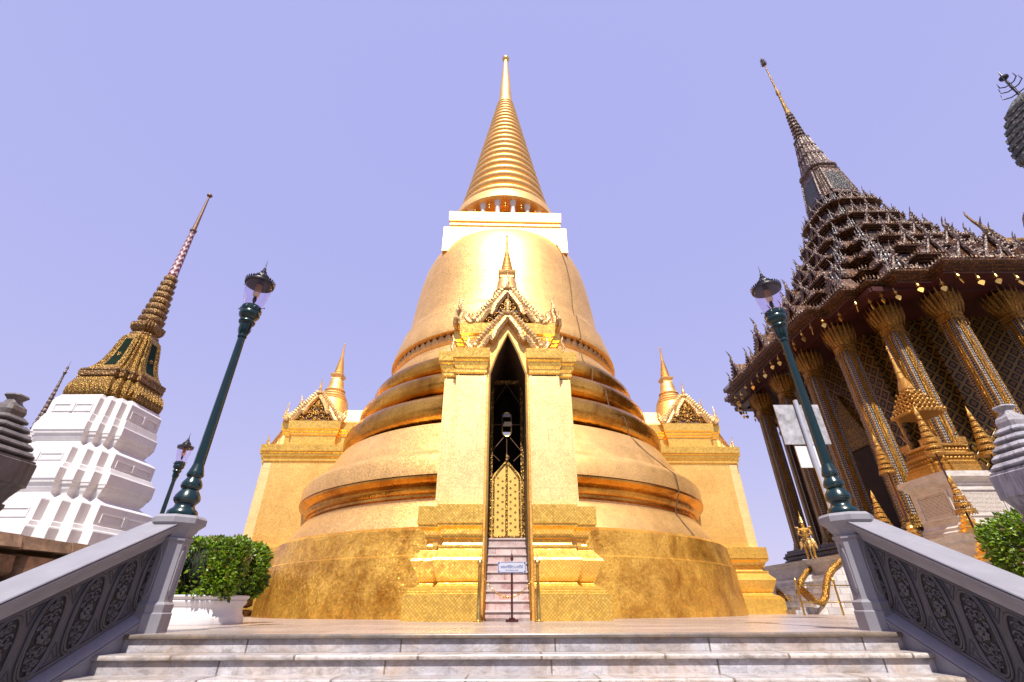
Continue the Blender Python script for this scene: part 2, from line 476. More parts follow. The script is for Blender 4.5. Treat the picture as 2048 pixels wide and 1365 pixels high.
def leaf_mat(name, a, b):
    m = NT(name)
    oi = m.n('NewGeometry')
    wn_ = m.ramp(oi.outputs['Random Per Island'], [(0.0,a),(.55,b),(.93,tuple(x*1.5 for x in b)),(.97,(.16,.09,.02))])
    m.set(Base_Color=wn_, Roughness=.42)
    tl = m.n('BsdfTranslucent'); m.link(m.mix(1.0, wn_, (1.5,1.6,.6), 'MULTIPLY'), tl.inputs[0])
    mx = m.n('MixShader'); mx.inputs[0].default_value=.28
    m.link(m.b.outputs[0], mx.inputs[1]); m.link(tl.outputs[0], mx.inputs[2])
    m.link(mx.outputs[0], m.N['Material Output'].inputs[0])
    return m.mat
LEAF = leaf_mat('hedge_leaf', (.022,.060,.003), (.14,.225,.007))
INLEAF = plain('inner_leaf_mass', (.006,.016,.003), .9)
TWIG = plain('twig', (.10,.07,.045), .8)

# ------------------------------------------------------------------ setting: ground, terrace, steps
mb = MB(); mb.box(-900,900,-600,1500,-1.9,-1.381)
tag(obj('ground', mb, GROUND, None, 0), kind='structure')
mb = MB(); mb.box(-70,70,-34,-24,-1.38,7); mb.prism([(-36,7),(-22.5,7),(-24.5,8.2),(-29,12.5),(-33.5,8.2)], lambda u,v: (72,u,v), lambda u,v: (-72,u,v))  # added unseen building behind the camera, gives the gold something dark to reflect
tag(obj('added_dark_gallery', mb, plain('added_gallery_wall', (.22,.17,.14), .7), None, 0), kind='structure')
D1 = 6.2; TR = .359; RI = .172
mb = MB(); mb.box(-14,60,D1+.05,70,-1.379,-.05); mb.box(-14,60,D1+.04,70,-.05,0)
tag(obj('terrace', mb, TERR, None, 0), kind='structure')

st = thing('marble_staircase', 'wide flight of stained white marble steps climbing to the golden tower terrace', 'staircase', (0, D1, 0))
for i in range(8):
    z = -i*RI; y = -i*TR
    mb = MB()
    x1 = 4.44
    # riser block (recessed under the nosing), tread slab with rounded nosing
    mb.mi = 0
    mb.box(-x1, x1, y+.045, y+TR+.06, z-RI-.002, z-.048)
    mb.mi = 1
    ns = [(y+.02,z-.048),(y+.004,z-.042),(y,z-.028),(y+.003,z-.008),(y+.012,z),(y+TR+.05 if i else y+.035,z),(y+TR+.05 if i else y+.035,z-.048)]
    mb.prism([(a,b) for a,b in ns][::-1], lambda a,b: (-x1+.001,a,b), lambda a,b: (x1-.001,a,b))
    # cracks and chipped joints show as dark slits: real gaps between slabs of the riser course
    obj('step', mb, [STEP, NOSE], st, 40)

# ------------------------------------------------------------------ stair balustrades with newels
def octagon(a, c=(0,0), rot=PI/8):
    r = a/math.cos(PI/8)
    return [(c[0]+r*math.cos(rot+PI/4*k), c[1]+r*math.sin(rot+PI/4*k)) for k in range(8)]

SL = .485
def carved_medallion(mb, rnd):
    """upright oval frame with scrollwork, in local (u along stairs, v up, w out of the panel)"""
    hu, hv = .125, .325
    oval = lambda t, k: (k*hu*math.copysign(abs(math.cos(t))**.75, math.cos(t)), (hv-.0)*math.copysign(abs(math.sin(t))**.8, math.sin(t))*(1+(k-1)*.4))
    def P(u, v, w): return (w, u, v + SL*u)
    for k, r in ((1.22,.011),(1.05,.014)):
        pts = []
        for i in range(41):
            t = 2*PI*i/40
            u, v = oval(t, k)
            pts.append(P(u, v, .012))
        mb.mi = 0
        mb.tube(pts, r, 6, False)
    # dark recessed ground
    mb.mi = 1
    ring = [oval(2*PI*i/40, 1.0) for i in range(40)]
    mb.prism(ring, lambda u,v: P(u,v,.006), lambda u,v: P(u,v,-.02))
    mb.mi = 2
    # flower in the middle
    for j in range(8):
        a = 2*PI*j/8
        mb.ball(P(.042*math.cos(a), .05*math.sin(a), .016), .014, .024, .024, 8, 5)
    mb.ball(P(0,0,.024), .016, .022, .022, 8, 5)
    # scrolls above and below
    for sv in (1,-1):
        for su in (1,-1):
            for v0, u0, r0 in ((.145,.035,.05),(.235,.025,.036),(.085,.07,.028)):
                pts = []
                for i in range(15):
                    t = i/14*PI*2.6
                    r = r0*(1-.8*i/14)
                    pts.append(P(su*(u0+r*math.cos(t)), sv*(v0+r*math.sin(t)), .012))
                mb.tube(pts, [.010*(1-.4*i/14) for i in range(15)], 5)
            for _ in range(9):
                u = rnd.uniform(.0,.085); v = rnd.uniform(.07,.28)
                if (u/.105)**2+(v/.30)**2 < 1:
                    mb.ball(P(su*u, sv*v, .011), .010, rnd.uniform(.008,.016), rnd.uniform(.008,.016), 6, 4)
        for dv in (0,.03,-.03):
            mb.leaf(P(0, sv*(.25+dv), .008), P(0,sv*1,0), (1,0,0), .05, .035, .012)

def balustrade(sx, label):
    t = thing('stair_balustrade', label, 'balustrade', (sx*4.52, 6.62, 0), 0, 'balustrades flanking the steps')
    F = Matrix.Diagonal((-sx,1,1,1))   # local +x points to the stairs
    y0, y1 = -.15, -4.6
    # handrail : moulded coping following the slope
    sec = [(-.28,.0),(-.28,-.05),(-.25,-.06),(-.25,-.10),(-.16,-.16),(-.13,-.24),(.02,-.24),(.05,-.16),(.12,-.10),(.12,-.062),(.15,-.05),(.155,-.03),(.135,-.024),(.135,-.018),(.155,-.012),(.15,.0)]
    mb = MB(); mb.M = F
    zc = lambda y: 1.335 + SL*y
    mb.loft([[(x,y,zc(y)+z) for x,z in sec] for y in (y0,y1)][::-1])
    obj('handrail', mb, BALW, t, 30)
    # panel
    mb = MB(); mb.M = F
    mb.hexa([(-.14,y1,zc(y1)-.235),(-.03,y1,zc(y1)-.235),(-.03,y0,zc(y0)-.235),(-.14,y0,zc(y0)-.235)][:0] or
            [(-.14,y1,zc(y1)-1.15),(-.03,y1,zc(y1)-1.15),(-.03,y0,zc(y0)-1.15),(-.14,y0,zc(y0)-1.15),
             (-.14,y1,zc(y1)-.24),(-.03,y1,zc(y1)-.24),(-.03,y0,zc(y0)-.24),(-.14,y0,zc(y0)-.24)])
    # raised border fillets and the spandrel ribs between medallions
    for off in (-.275,-1.0):
        mb.tube([(-.025,y0,zc(y0)+off),(-.025,y1,zc(y1)+off)], .018, 6)
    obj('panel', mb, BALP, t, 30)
    rnd = random.Random(3)
    med = None
    for i in range(10):
        y = -.13-.30 - .4*i + .27
        if y < y1+.3: break
        if med is None:
            mb = MB(); mb.M = F
            carved_medallion(mb, rnd)
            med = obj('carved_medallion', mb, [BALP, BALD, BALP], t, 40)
        else:
            c = med.copy(); COL.objects.link(c); c.parent = t
            med2 = c
        (med if i == 0 else c).location = (-sx*-.03, y, zc(y)-.635)
        # little triangular spandrels
    sp = None
    for i in range(10):
        for top in (1,-1):
            y = -.13-.30-.4*i+.27-.2
            if y < y1+.3: continue
            if sp is None or True:
                mb = MB(); mb.M = F
                z0 = zc(y)-.635
                for k, r in ((1,.008),(.6,.006)):
                    a = (-.026, y-.075*k, z0+top*(.33)-SL*.075*k); b = (-.026, y+.075*k, z0+top*.33+SL*.075*k); d = (-.026, y, z0+top*(.33-.16*k))
                    mb.tube([a,b,d,a], r, 5)
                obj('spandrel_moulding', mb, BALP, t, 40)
    # curb at the foot
    cz = lambda y: .255 + SL*y
    mb = MB(); mb.M = F
    secc = [(-.2,-.04),(-.2,-.9),(.09,-.9),(.09,-.055),(.10,-.05),(.10,-.03),(.085,-.026),(.085,-.018),(.10,-.012),(.09,.0),(.05,.02),(-.03,.06),(-.14,.06)]
    mb.loft([[(x,y,cz(y)+z) for x,z in secc] for y in (-.02,y1)][::-1])
    obj('curb', mb, BALW, t, 30)
    # newel
    mb = MB(); mb.M = F
    prof = [(.235,0),(.235,.20),(.228,.21),(.222,.215),(.222,.25),(.225,.27),(.225,.30),(.20,.33),(.195,.36),(.195,1.02),(.215,1.03),(.215,1.06),(.195,1.07),(.195,1.10),(.225,1.14),(.235,1.17),(.29,1.22),(.30,1.235),(.30,1.30),(.27,1.335)]
    mb.plan(lambda a: octagon(a), prof)
    nw = obj('newel_post', mb, BALW, t, 30)
    # lancet panels on the faces
    for k in (0,2,6):
        mb = MB(); mb.M = F @ Matrix.Rotation(k*PI/4,4,'Z')
        fr = [(-.05,.45),(-.05,.82),(-.03,.90),(0,.96),(.03,.90),(.05,.82),(.05,.45),(.03,.40),(0,.36),(-.03,.40),(-.05,.45)]
        mb.tube([(.197,u,v) for u,v in fr], .009, 5, False)
        obj('lancet_moulding', mb, BALW, nw, 40)
    return t
balustrade(-1, 'grey carved stone balustrade with octagonal newel on the left of the steps')
balustrade(1, 'grey carved stone balustrade with octagonal newel on the right of the steps')

# ------------------------------------------------------------------ street lamps
def street_lamp(loc, label, hz=1.0):
    t = thing('street_lamp', label, 'street lamp', loc, 0, 'green street lamps')
    mb = MB()
    mb.lathe([(.22,0),(.225,.03),(.215,.07),(.16,.11),(.145,.14),(.145,.16)], 32)
    tiers = [(.16,.17,.25),(.36,.14,.20),(.52,.105,.155)]
    mb.lathe([(.13,.15),(.175,.19),(.195,.23),(.185,.27),(.135,.34),(.12,.355),(.15,.38),(.158,.41),(.145,.45),(.11,.50),(.10,.515),(.125,.54),(.128,.565),(.115,.60),(.095,.66),(.085,.70)], 32)
    for z0, r0, r1 in ((.24,.190,.13),(.42,.155,.108),(.575,.126,.095)):
        for k in range(14):
            a = 2*PI*k/14
            n = Vector((math.cos(a), math.sin(a), .35))
            mb.leaf((r0*math.cos(a), r0*math.sin(a), z0-.03), (-.62*math.cos(a), -.62*math.sin(a), 1), n, .13, .070, .008)
    obj('base', mb, GREEN, t, 40)
    mb = MB()
    n = 16
    for zz0, zz1, r0, r1 in ((.66,2.80,.088,.068),):
        rings = []
        for z, r in ((zz0,r0),(zz1,r1)):
            rings.append([(r*(1 if k % 2 else .90)*math.cos(2*PI*k/n), r*(1 if k % 2 else .90)*math.sin(2*PI*k/n), z) for k in range(n)])
        mb.loft(rings)
    mb.lathe([(.075,2.78),(.085,2.80),(.075,2.83),(.082,2.9),(.115,3.02),(.118,3.04),(.09,3.05)], 24)
    for k in range(12):
        a = 2*PI*k/12
        mb.leaf((.08*math.cos(a), .08*math.sin(a), 2.84), (.25*math.cos(a), .25*math.sin(a), 1), (math.cos(a), math.sin(a), 0), .17, .035, .006)
    obj('shaft', mb, GREEN, t, 50)
    mb = MB()
    mb.lathe([(.09,3.03),(.14,3.05),(.155,3.08),(.145,3.11),(.12,3.13),(.145,3.15),(.185,3.19),(.195,3.23),(.185,3.27),(.175,3.29),(.185,3.33),(.185,3.37),(.165,3.39),(.15,3.39),(.10,3.38)], 32)
    for k in range(16):
        a = 2*PI*k/16
        mb.leaf((.178*math.cos(a), .178*math.sin(a), 3.26), (.1*math.cos(a), .1*math.sin(a), 1), (math.cos(a), math.sin(a), .1), .09, .055, .010)
    obj('collar', mb, GREEN, t, 40)
    mb = MB()
    g = [(.14,3.385),(.17,3.42),(.205,3.52),(.235,3.66),(.25,3.78),(.255,3.86)]
    mb.lathe(g, 40, caps=False)
    obj('glass_globe', mb, GLASS, t, 60)
    mb = MB()
    mb.lathe([(.235,3.845),(.285,3.85),(.29,3.875),(.285,3.895),(.26,3.90),(.21,3.93),(.165,3.97),(.15,3.99),(.15,4.02),(.125,4.04),(.11,4.07),(.075,4.10),(.06,4.12),(.065,4.135),(.05,4.15),(.03,4.19),(.034,4.205),(.022,4.22),(.012,4.27),(.004,4.40),(.0,4.41)], 32)
    mb.lathe([(.0,3.885),(.20,3.88),(.235,3.846)], 32, caps=False)
    for k in range(32):
        a = 2*PI*k/32
        mb.leaf((.275*math.cos(a), .275*math.sin(a), 3.89), (.2*math.cos(a), .2*math.sin(a), 1), (math.cos(a), math.sin(a), 0), .055, .04, .006)
    for k in range(14):
        a = 2*PI*k/14
        mb.leaf((.15*math.cos(a), .15*math.sin(a), 3.99), (-.2*math.cos(a), -.2*math.sin(a), 1), (math.cos(a), math.sin(a), .3), .06, .05, .006)
    obj('cap', mb, BLACKM, t, 40)
    mb = MB()
    mb.mi = 0; mb.lathe([(.06,3.86),(.06,3.70),(.07,3.68)][::-1], 20)
    mb.mi = 1; mb.lathe([(.03,3.60),(.06,3.62),(.068,3.65),(.065,3.685)], 20)
    mb.mi = 2; mb.lathe([(.012,3.47),(.03,3.5),(.04,3.54),(.035,3.58),(.025,3.61)], 16)
    mb.tube([(.02,0,3.38),(.05,.02,3.44),(.01,.0,3.48),(-.03,0,3.42),(-.01,0,3.38)], .006, 5)
    obj('lamp_fitting', mb, [LAMPB, BULB, BLACKM], t, 40)
    mb = MB()
    for s in (1,-1):
        mb.tube([(s*.17,0,3.36),(s*.26,0,3.36)], .006, 5); mb.ball((s*.262,0,3.36), .013)
        mb.tube([(s*.27,0,3.87),(s*.34,0,3.87)], .005, 5)
    obj('clamp_screw', mb, BLACKM, t, 40)
    t.scale = (.84,.84,hz)
    return t
street_lamp((-4.52,6.62,1.335), 'tall green street lamp standing on the left balustrade newel', 1.02)
street_lamp((4.52,6.62,1.335), 'tall green street lamp standing on the right balustrade newel', .98)
lamp2 = street_lamp((-11.2,15.45,1.15), 'smaller looking distant green street lamp beyond the left balustrade, before the white tower')
mb = MB(); mb.plan(lambda a: octagon(a), [(.28,0),(.28,.2),(.22,.25),(.22,.95),(.3,1.02),(.3,1.15)])
o = obj('lamp_pier', mb, BALW, None, 30); o.location = (-11.2,15.45,0)
tag(o, 'grey octagonal pier hidden behind the balustrade under the distant green lamp', 'pier')

# ------------------------------------------------------------------ golden chedi
CH = thing('golden_chedi', 'huge bell shaped golden stupa with ringed spire and four porches at centre', 'stupa', (-.47,22.9,0), R(1.8))
def torus_prof(r0, z0, z1, bulge, n=9):
    out = []
    for i in range(n+1):
        t = i/n
        a = -PI/2 + PI*t
        out.append((r0 + bulge*math.cos(a)**.8 if abs(math.cos(a))>1e-6 else r0, z0+(z1-z0)*(.5+.5*math.sin(a))))
    return out
def part_lathe(name, prof, mat, n=128, smooth=38, parent=CH, gap=False):
    mb = MB(); mb.lathe(prof, n, gap=gap); return obj(name, mb, mat, parent, smooth)
part_lathe('plinth', [(9.66,0),(9.55,1.46),(9.50,1.50),(9.42,2.15),(9.30,2.24),(9.05,2.28)], GOLDP, gap=True)
part_lathe('sloping_collar', [(9.12,2.24),(9.05,2.42),(8.90,2.62),(8.72,2.9),(8.62,3.03),(8.62,3.08),(8.42,3.12),(8.40,3.26)], GOLDB, gap=True)
part_lathe('cornice_ring', [(8.42,3.20),(8.48,3.24),(8.48,3.32),(8.56,3.34),(8.62,3.42),(8.64,3.5),(8.60,3.58),(8.66,3.62),(8.78,3.68),(8.86,3.74),(8.86,3.79),(8.72,3.82)], GOLDM, gap=True)
part_lathe('drum', [(8.6,3.80),(8.88,3.82),(8.87,4.35),(8.72,4.55),(8.30,4.72),(8.22,4.80),(8.05,5.25),(8.0,5.3),(7.72,5.82),(7.66,5.92),(7.4,5.96)], GOLDB, gap=True)
def tor(name, r, z0, z1, b, top):
    p = [(r-.45,z0-.02),(r-.30,z0),(r-.10,z0+.01),(r-.08,z0+.07),(r-.30,z0+.08),(r-.32,z0+.13)] + torus_prof(r-.34, z0+.14, z1-.02, b, 12) + [(r-.42,z1+.0),(r-.44,z1+.05),(top,z1+.06),(top-.02,z1+.13),(top-.4,z1+.14)]
    return part_lathe(name, p, GOLDM, gap=True)
tor('torus_moulding', 7.36, 5.95, 7.22, .60, 6.95)
tor('torus_moulding', 6.90, 7.28, 8.40, .55, 6.52)
tor('torus_moulding', 6.46, 8.46, 9.45, .48, 6.10)
part_lathe('neck', [(6.1,9.5),(6.10,9.7),(6.0,9.95),(5.86,10.0),(5.80,10.30),(5.86,10.34),(5.9,10.42),(5.6,10.45)], GOLDB)
# lotus band
mb = MB()
mb.lathe([(5.60,10.40),(5.60,10.9)], 128, caps=False)
for k in range(96):
    a = 2*PI*k/96; ca, sa = math.cos(a), math.sin(a)
    mb.leaf((5.66*ca,5.66*sa,10.44), (.18*ca,.18*sa,1), (ca,sa,0), .48, .34, .05)
obj('lotus_band', mb, GOLDO, CH, 40)
bell_prof = [(5.70,10.84),(5.97,10.86),(5.98,10.92),(5.90,11.3),(5.76,11.8),(5.64,12.2),(5.60,12.38),(5.50,12.44),(5.44,12.5),(5.30,13.0),(5.20,14.0),(5.09,15),(4.95,16),(4.75,17),(4.5,17.7),(4.22,18.2),(3.9,18.45),(3.3,18.55)]
part_lathe('bell', bell_prof, GOLDB, 160, 30)
sq = lambda h: [(h,-h),(h,h),(-h,h),(-h,-h)]
mb = MB(); mb.plan(sq, [(3.47,17.2),(3.47,18.98)])
hk = obj('harmika', mb, GOLDB, CH, 0)
mb = MB(); mb.plan(sq, [(3.0,18.98),(3.0,19.10),(3.08,19.12),(3.08,19.25),(3.14,19.3),(3.20,19.42),(3.20,19.55),(3.16,19.58),(3.16,19.66),(3.25,19.70),(3.28,20.38)])
obj('cornice', mb, GOLDB, hk, 0)
mb = MB(); mb.lathe([(2.0,20.36),(2.0,21.7)], 64, caps=False)
obj('spire_core', mb, GOLDM, CH, 40)
for k in range(20):
    a = 2*PI*(k+.5)/20
    mb = MB(); mb.lathe([(.20,20.37),(.20,20.5),(.15,20.55),(.135,21.3),(.19,21.4),(.22,21.66)], 14, (2.95*math.cos(a),2.95*math.sin(a),0))
    obj('colonnette', mb, WHITE, CH, 40)
for k in range(20):
    a = 2*PI*k/20
    mb = MB(); x, y = 3.12*math.cos(a), 3.12*math.sin(a)
    mb.tube([(x,y,21.64),(x,y,21.36)], .012, 5); mb.lathe([(.0,21.36),(.05,21.34),(.07,21.27),(.09,21.2)][::-1], 10, (x,y,0)); mb.ball((x,y,21.10), .055, .03, .08, 8, 5)
    obj('wind_bell', mb, GOLDS, CH, 40)
part_lathe('spire_disc', [(2.0,21.75),(2.4,21.66),(3.36,21.62),(3.42,21.70),(3.30,22.40),(3.22,22.5),(2.9,22.52)], GOLDB)
rp = []
N = 22; z = 22.5; zs = []
tot = sum(1.0-.55*i/(N-1) for i in range(N))
for i in range(N):
    h = (35.9-22.5)*(1.0-.55*i/(N-1))/tot
    r = lerp(3.02, .60, ((z-22.5)/13.4)**.93); r2 = lerp(3.02, .60, ((z+h-22.5)/13.4)**.93)
    rp += [(r-.17*(r/3+.3), z+.001), (r-.17*(r/3+.3), z+h*.2)] + [(lerp(r,r2,.5)+(.03+.045*r)*math.sin(PI*q)-.05*(1-math.sin(PI*q)), z+h*(.2+.72*q)) for q in (0,.2,.4,.6,.8,1)]
    z += h
part_lathe('ringed_spire', rp+[(.58,35.95)], GOLDB, 64, 50)
fin = part_lathe('finial', [(.56,35.9),(.56,36.1),(.50,36.2),(.52,36.5),(.36,39.4),(.16,42.3)], GOLDB, 32)
mb = MB(); mb.ball((0,0,42.6), .31, .31, .31, 20, 12); obj('orb', mb, GOLDS, fin, 60)

# lightning conductor running down the right front
mb = MB()
allp = [(3.28,20.3),(3.49,18.9),(3.49,18.6),(4.3,18.2)] + [(r+.03,z) for r,z in bell_prof[:-3][::-1]] + [(5.75,10.8),(5.9,10.42),(6.14,9.6),(6.64,9.0),(6.5,8.45),(7.14,7.85),(7.1,7.3),(7.66,6.6),(7.6,5.98),(8.06,5.3),(8.92,4.3),(8.9,3.8),(8.64,3.2),(8.66,3.0),(9.14,2.3)]
a0 = -PI/2 + R(38)
pts = [((r+.01)*math.cos(a0+.10*math.sin(z*.5)*(r/9)), (r+.01)*math.sin(a0+.10*math.sin(z*.5)*(r/9)), z) for r, z in allp]
mb.tube(pts, .022, 5)
obj('conductor_cable', mb, CABLE, CH, 60)

# ---- porch (built facing -y in stupa coordinates, copied to three sides)
def gable(mb, w, h, teeth=True, chofa=True, arm=.085):
    """thai gable: naga arms, crest leaves, finial; local x across, z up, y=0 front plane (towards -y)"""
    half = [(0,1),(.14,.80),(.30,.56),(.335,.45),(.36,.36),(.40,.30),(.43,.36),(.47,.385),(.54,.30),(.63,.13),(.72,.03),(.84,.02),(.92,.08)]
    for s in (1,-1):
        pts = [(s*u*w, -.02, v*h) for u,v in half]
        mb.tube(pts, [arm*w]*9+[arm*w*.9,arm*w*.85,arm*w*.7,arm*w*.4], 6)
        pts2 = [(s*u*w, .10, v*h+.02) for u,v in half]
        mb.tube(pts2, [arm*w*1.1]*len(pts2), 6)
        # crest leaves
        for i in range(13):
            t = i/12
            u = lerp(.05,.74,t); v = lerp(.97,.10,t) + .07
            mb.leaf((s*u*w, -.03, v*h), (s*.75,0,.75), (0,-1,0), .17*w, .10*w, .03)
            mb.leaf((s*u*w, .06, v*h+.05), (s*.45,0,.9), (0,-1,0), .15*w, .09*w, .03)
        # naga tail at the end of the arm
        mb.tube([(s*.86*w,-.03,.03*h),(s*.96*w,-.05,.06*h),(s*1.02*w,-.05,.16*h),(s*.98*w,-.05,.26*h),(s*1.03*w,-.05,.40*h)], [.07*w,.075*w,.06*w,.04*w,.012], 6)
        for q in range(4):
            mb.leaf((s*(.80+.06*q)*w,-.06,.06*h), (s*.1,0,1), (0,-1,0), (.30-.03*q)*w, .06*w, .02)
        mb.ball((s*.84*w,-.10,.10*h), .07*w, .05, .07*w, 8, 6)
    if chofa:
        mb.lathe([(.0,1.0*h-.02),(.09*w,1.03*h),(.10*w,1.07*h),(.05*w,1.13*h),(.03*w,1.18*h)], 10, (0,-.06,0))
        mb.tube([(0,-.06,1.10*h),(0,-.10,1.22*h),(0,-.06,1.34*h),(0,-.10,1.48*h),(0,-.16,1.62*h)], [.045*w,.055*w,.04*w,.022*w,.006], 6)
def tympanum(mb, w, h):
    mb.mi = 0
    out = [(-.66,0),(.66,0),(.56,.22),(.42,.28),(.33,.48),(0,.98),(-.33,.48),(-.42,.28),(-.56,.22)]
    mb.prism([(a*w,b*h) for a,b in out], lambda u,v: (u,.02,v), lambda u,v: (u,.16,v))
    mb.mi = 1
    for s in (1,-1):
        for u0, v0, r0 in ((.14,.50,.11),(.20,.22,.13),(.44,.10,.09),(.05,.30,.07)):
            pts = []
            for i in range(17):
                t = i/16*PI*2.8; r = r0*w*(1-.78*i/16)
                pts.append((s*(u0*w+r*math.cos(t)), -.015, v0*h+r*math.sin(t)))
            mb.tube(pts, [.024*w*(1-.4*i/16) for i in range(17)], 5)
        for i in range(14):
            u = random.uniform(.03,.5); v = random.uniform(.04,.75)
            if v < .85*(1-u/.6):
                mb.leaf((s*u*w,.0,v*h), (s*random.uniform(-1,1),0,random.uniform(-.3,1)), (0,-1,0), .10*w, .06*w, .02)
    mb.leaf((0,.0,.52*h), (0,0,1), (0,-1,0), .30*h, .15*w, .03)
    mb.ball((0,-.01,.28*h), .06*w, .04, .08*w, 8, 6); mb.ball((0,-.01,.10*h), .07*w, .04, .07*w, 8, 6)

porch = None
def build_porch():
    global porch
    mb = MB()
    # body: two side masses, portal panels with the pointed opening, back block
    for s in (1,-1):
        x0, x1 = sorted((s*.56, s*1.80))
        mb.box(x0, x1, -10.80, -6.2, 0, 6.3)
    for s in (1,-1): mb.box(*sorted((s*.57,s*1.8)),-9.3,-6.2,6.25,6.8)
    for s in (1,-1):
        half = [(.50,0),(1.02,0),(1.02,6.7),(.80,6.95),(.40,7.55),(.0,7.92),(.0,7.40),(.30,6.68),(.50,6.05)]
        P = [(s*a,b) for a,b in half]
        if s < 0: P = P[::-1]
        mb.prism(P, lambda u,v: (u,-11.0,v), lambda u,v: (u,-10.3,v))
    o = obj('porch', mb, GOLDV, CH, 0)
    # gold bead round the pointed opening
    mb = MB()
    for s in (1,-1):
        mb.tube([(s*.52,-11.02,.0),(s*.52,-11.02,6.04),(s*.315,-11.02,6.69),(0,-11.02,7.42)], .03, 6)
    obj('opening_bead', mb, GOLDS, o, 40)
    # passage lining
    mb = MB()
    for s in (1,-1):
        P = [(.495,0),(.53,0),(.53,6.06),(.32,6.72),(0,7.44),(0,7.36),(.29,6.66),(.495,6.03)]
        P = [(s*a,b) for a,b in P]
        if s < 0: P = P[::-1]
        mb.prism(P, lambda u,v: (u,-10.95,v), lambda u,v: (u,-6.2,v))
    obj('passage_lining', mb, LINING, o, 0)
    # pedestals under the pilasters
    prof = [(.50,0),(.50,.52),(.46,.53),(.46,.57),(.42,.58),(.42,.62),(.36,.64),(.26,.68),(.20,.73),(.18,.76),(.22,.78),(.40,1.16),(.42,1.20),(.40,1.25),(.30,1.36),(.24,1.43),(.22,1.46),(.25,1.47),(.25,1.53),(.12,1.54),(.09,1.60),(.09,1.68),(.16,1.69),(.16,1.74),(.17,1.78),(.22,1.87),(.31,1.93),(.33,1.94),(.33,1.99),(.36,2.0),(.36,2.42)]
    fr = [(.06 if False else e*.55) for e,_ in prof]
    for s in (1,-1):
        def rect(xa, xb, ya, yb):
            xa, xb = sorted((s*xa, s*xb)); return [(xa,ya),(xb,ya),(xb,yb),(xa,yb)]
        mb = MB()
        mb.loft([[(x,y,z) for x,y in rect(.60, 1.46+e*.62, -10.95-e, -6.0)] for e,z in prof])
        mb.loft([[(x,y,z) for x,y in rect(.9, 1.82+e, -10.68-e, -6.0)] for e,z in prof])
        obj('pedestal', mb, GOLDF, o, 0)
        mb = MB()
        mb.box(*sorted((s*.60,s*1.46)), -11.08, -10.6, 2.36, 6.0)
        mb.box(*sorted((s*1.0,s*1.81)), -10.85, -10.5, 2.36, 6.0)
        for xx, yy in ((.66,-11.085),(1.40,-11.085),(1.50,-10.86),(1.76,-10.86)):
            mb.box(*sorted((s*xx-.012,s*xx+.012)), yy-.012, yy+.02, 2.37, 5.98)
        obj('pilaster', mb, GOLDW, o, 0)
        cp = [(.0,5.96),(.0,6.02),(.05,6.05),(.05,6.12),(.03,6.13),(.03,6.17),(.10,6.24),(.12,6.33),(.10,6.34),(.10,6.38),(.16,6.42),(.17,6.46),(.19,6.47),(.21,6.76)]
        mb = MB()
        mb.loft([[(x,y,z) for x,y in rect(.63-e*.5, 1.46+e*.6, -11.08-e, -6.0)] for e,z in cp])
        mb.loft([[(x,y,z) for x,y in rect(.9, 1.81+e, -10.85-e, -6.0)] for e,z in cp])
        obj('capital', mb, GOLDF, o, 0)
    # second storey
    mb = MB()
    z2 = [(-.06,6.74),(-.06,7.36),(.0,7.39),(.0,7.47),(.06,7.53),(.06,7.59),(.12,7.65),(.14,8.02)]
    for s in (1,-1):
        def q_(xa, xb, ya, yb, s=s):
            xa, xb = sorted((s*xa, s*xb)); return [(xa,ya),(xb,ya),(xb,yb),(xa,yb)]
        mb.loft([[(x,y,z) for x,y in q_(.57, 1.36+e, -10.5-e, -6.0)] for e,z in z2])
        mb.loft([[(x,y,z) for x,y in q_(.60, 1.56+e, -10.1-e, -7.9+e)] for e,z in z2])
    mb.box(-.58,.58,-10.62,-6.0,7.48,8.015)
    obj('attic', mb, GOLDF, o, 0)
    # roofs: steep gabled, plus the lean-to strip seen from the side
    mb = MB()
    pr = [(-1.02,8.0),(1.02,8.0),(.42,8.5),(0,9.22),(-.42,8.5)]
    mb.prism(pr, lambda u,v: (u,-10.45,v), lambda u,v: (u,-5.0,v))
    mb.prism([(-a,b) for a,b in pr][::-1], lambda u,v: (-1.5,u-9.1,v), lambda u,v: (1.5,u-9.1,v))
    pr = [(-1.0,6.75),(1.0,6.75),(.42,7.3),(0,7.88),(-.42,7.3)]
    for s in (1,-1):
        P = [(.56,6.75),(1.0,6.75),(.42,7.3),(0,7.88),(0,7.46),(.33,6.74)]
        P = [(s*a,b) for a,b in P]
        if s < 0: P = P[::-1]
        mb.prism(P, lambda u,v: (u,-10.98,v), lambda u,v: (u,-10.0,v))
    obj('roof', mb, GOLDW, o, 0)
    # gables
    def place(M, w, h, tymp=True):
        mb = MB(); mb.M = M; gable(mb, w, h); g = obj('gable', mb, GOLDO, o, 40)
        if tymp:
            mb = MB(); mb.M = M; tympanum(mb, w, h); obj('tympanum', mb, [LINING, GOLDC], o, 40)
    place(Matrix.Translation((0,-11.12,6.76)), 1.16, 1.20, False)
    place(Matrix.Translation((0,-10.56,8.02)), 1.28, 1.28)
    for s in (1,-1):
        place(Matrix.Translation((s*1.60,-9.1,8.02)) @ Matrix.Rotation(s*PI/2,4,'Z'), 1.42, 1.36)
    # small corner finials
    for s in (1,-1):
        x, y, z = 1.46, -10.55, 8.0
        mb = MB(); mb.tube([(s*x,y,z),(s*(x+.05),y,z+.25),(s*(x-.02),y,z+.5),(s*(x+.02),y,z+.8),(s*(x-.04),y,z+1.05)], [.06,.07,.05,.03,.008], 6)
        obj('corner_finial', mb, GOLDO, o, 40)
        mb = MB(); mb.tube([(s*1.6,-11.0,6.75),(s*1.65,-11.0,6.95),(s*1.6,-11.02,7.15),(s*1.66,-11.02,7.35)], [.06,.06,.035,.008], 6)
        obj('corner_finial', mb, GOLDO, o, 40)
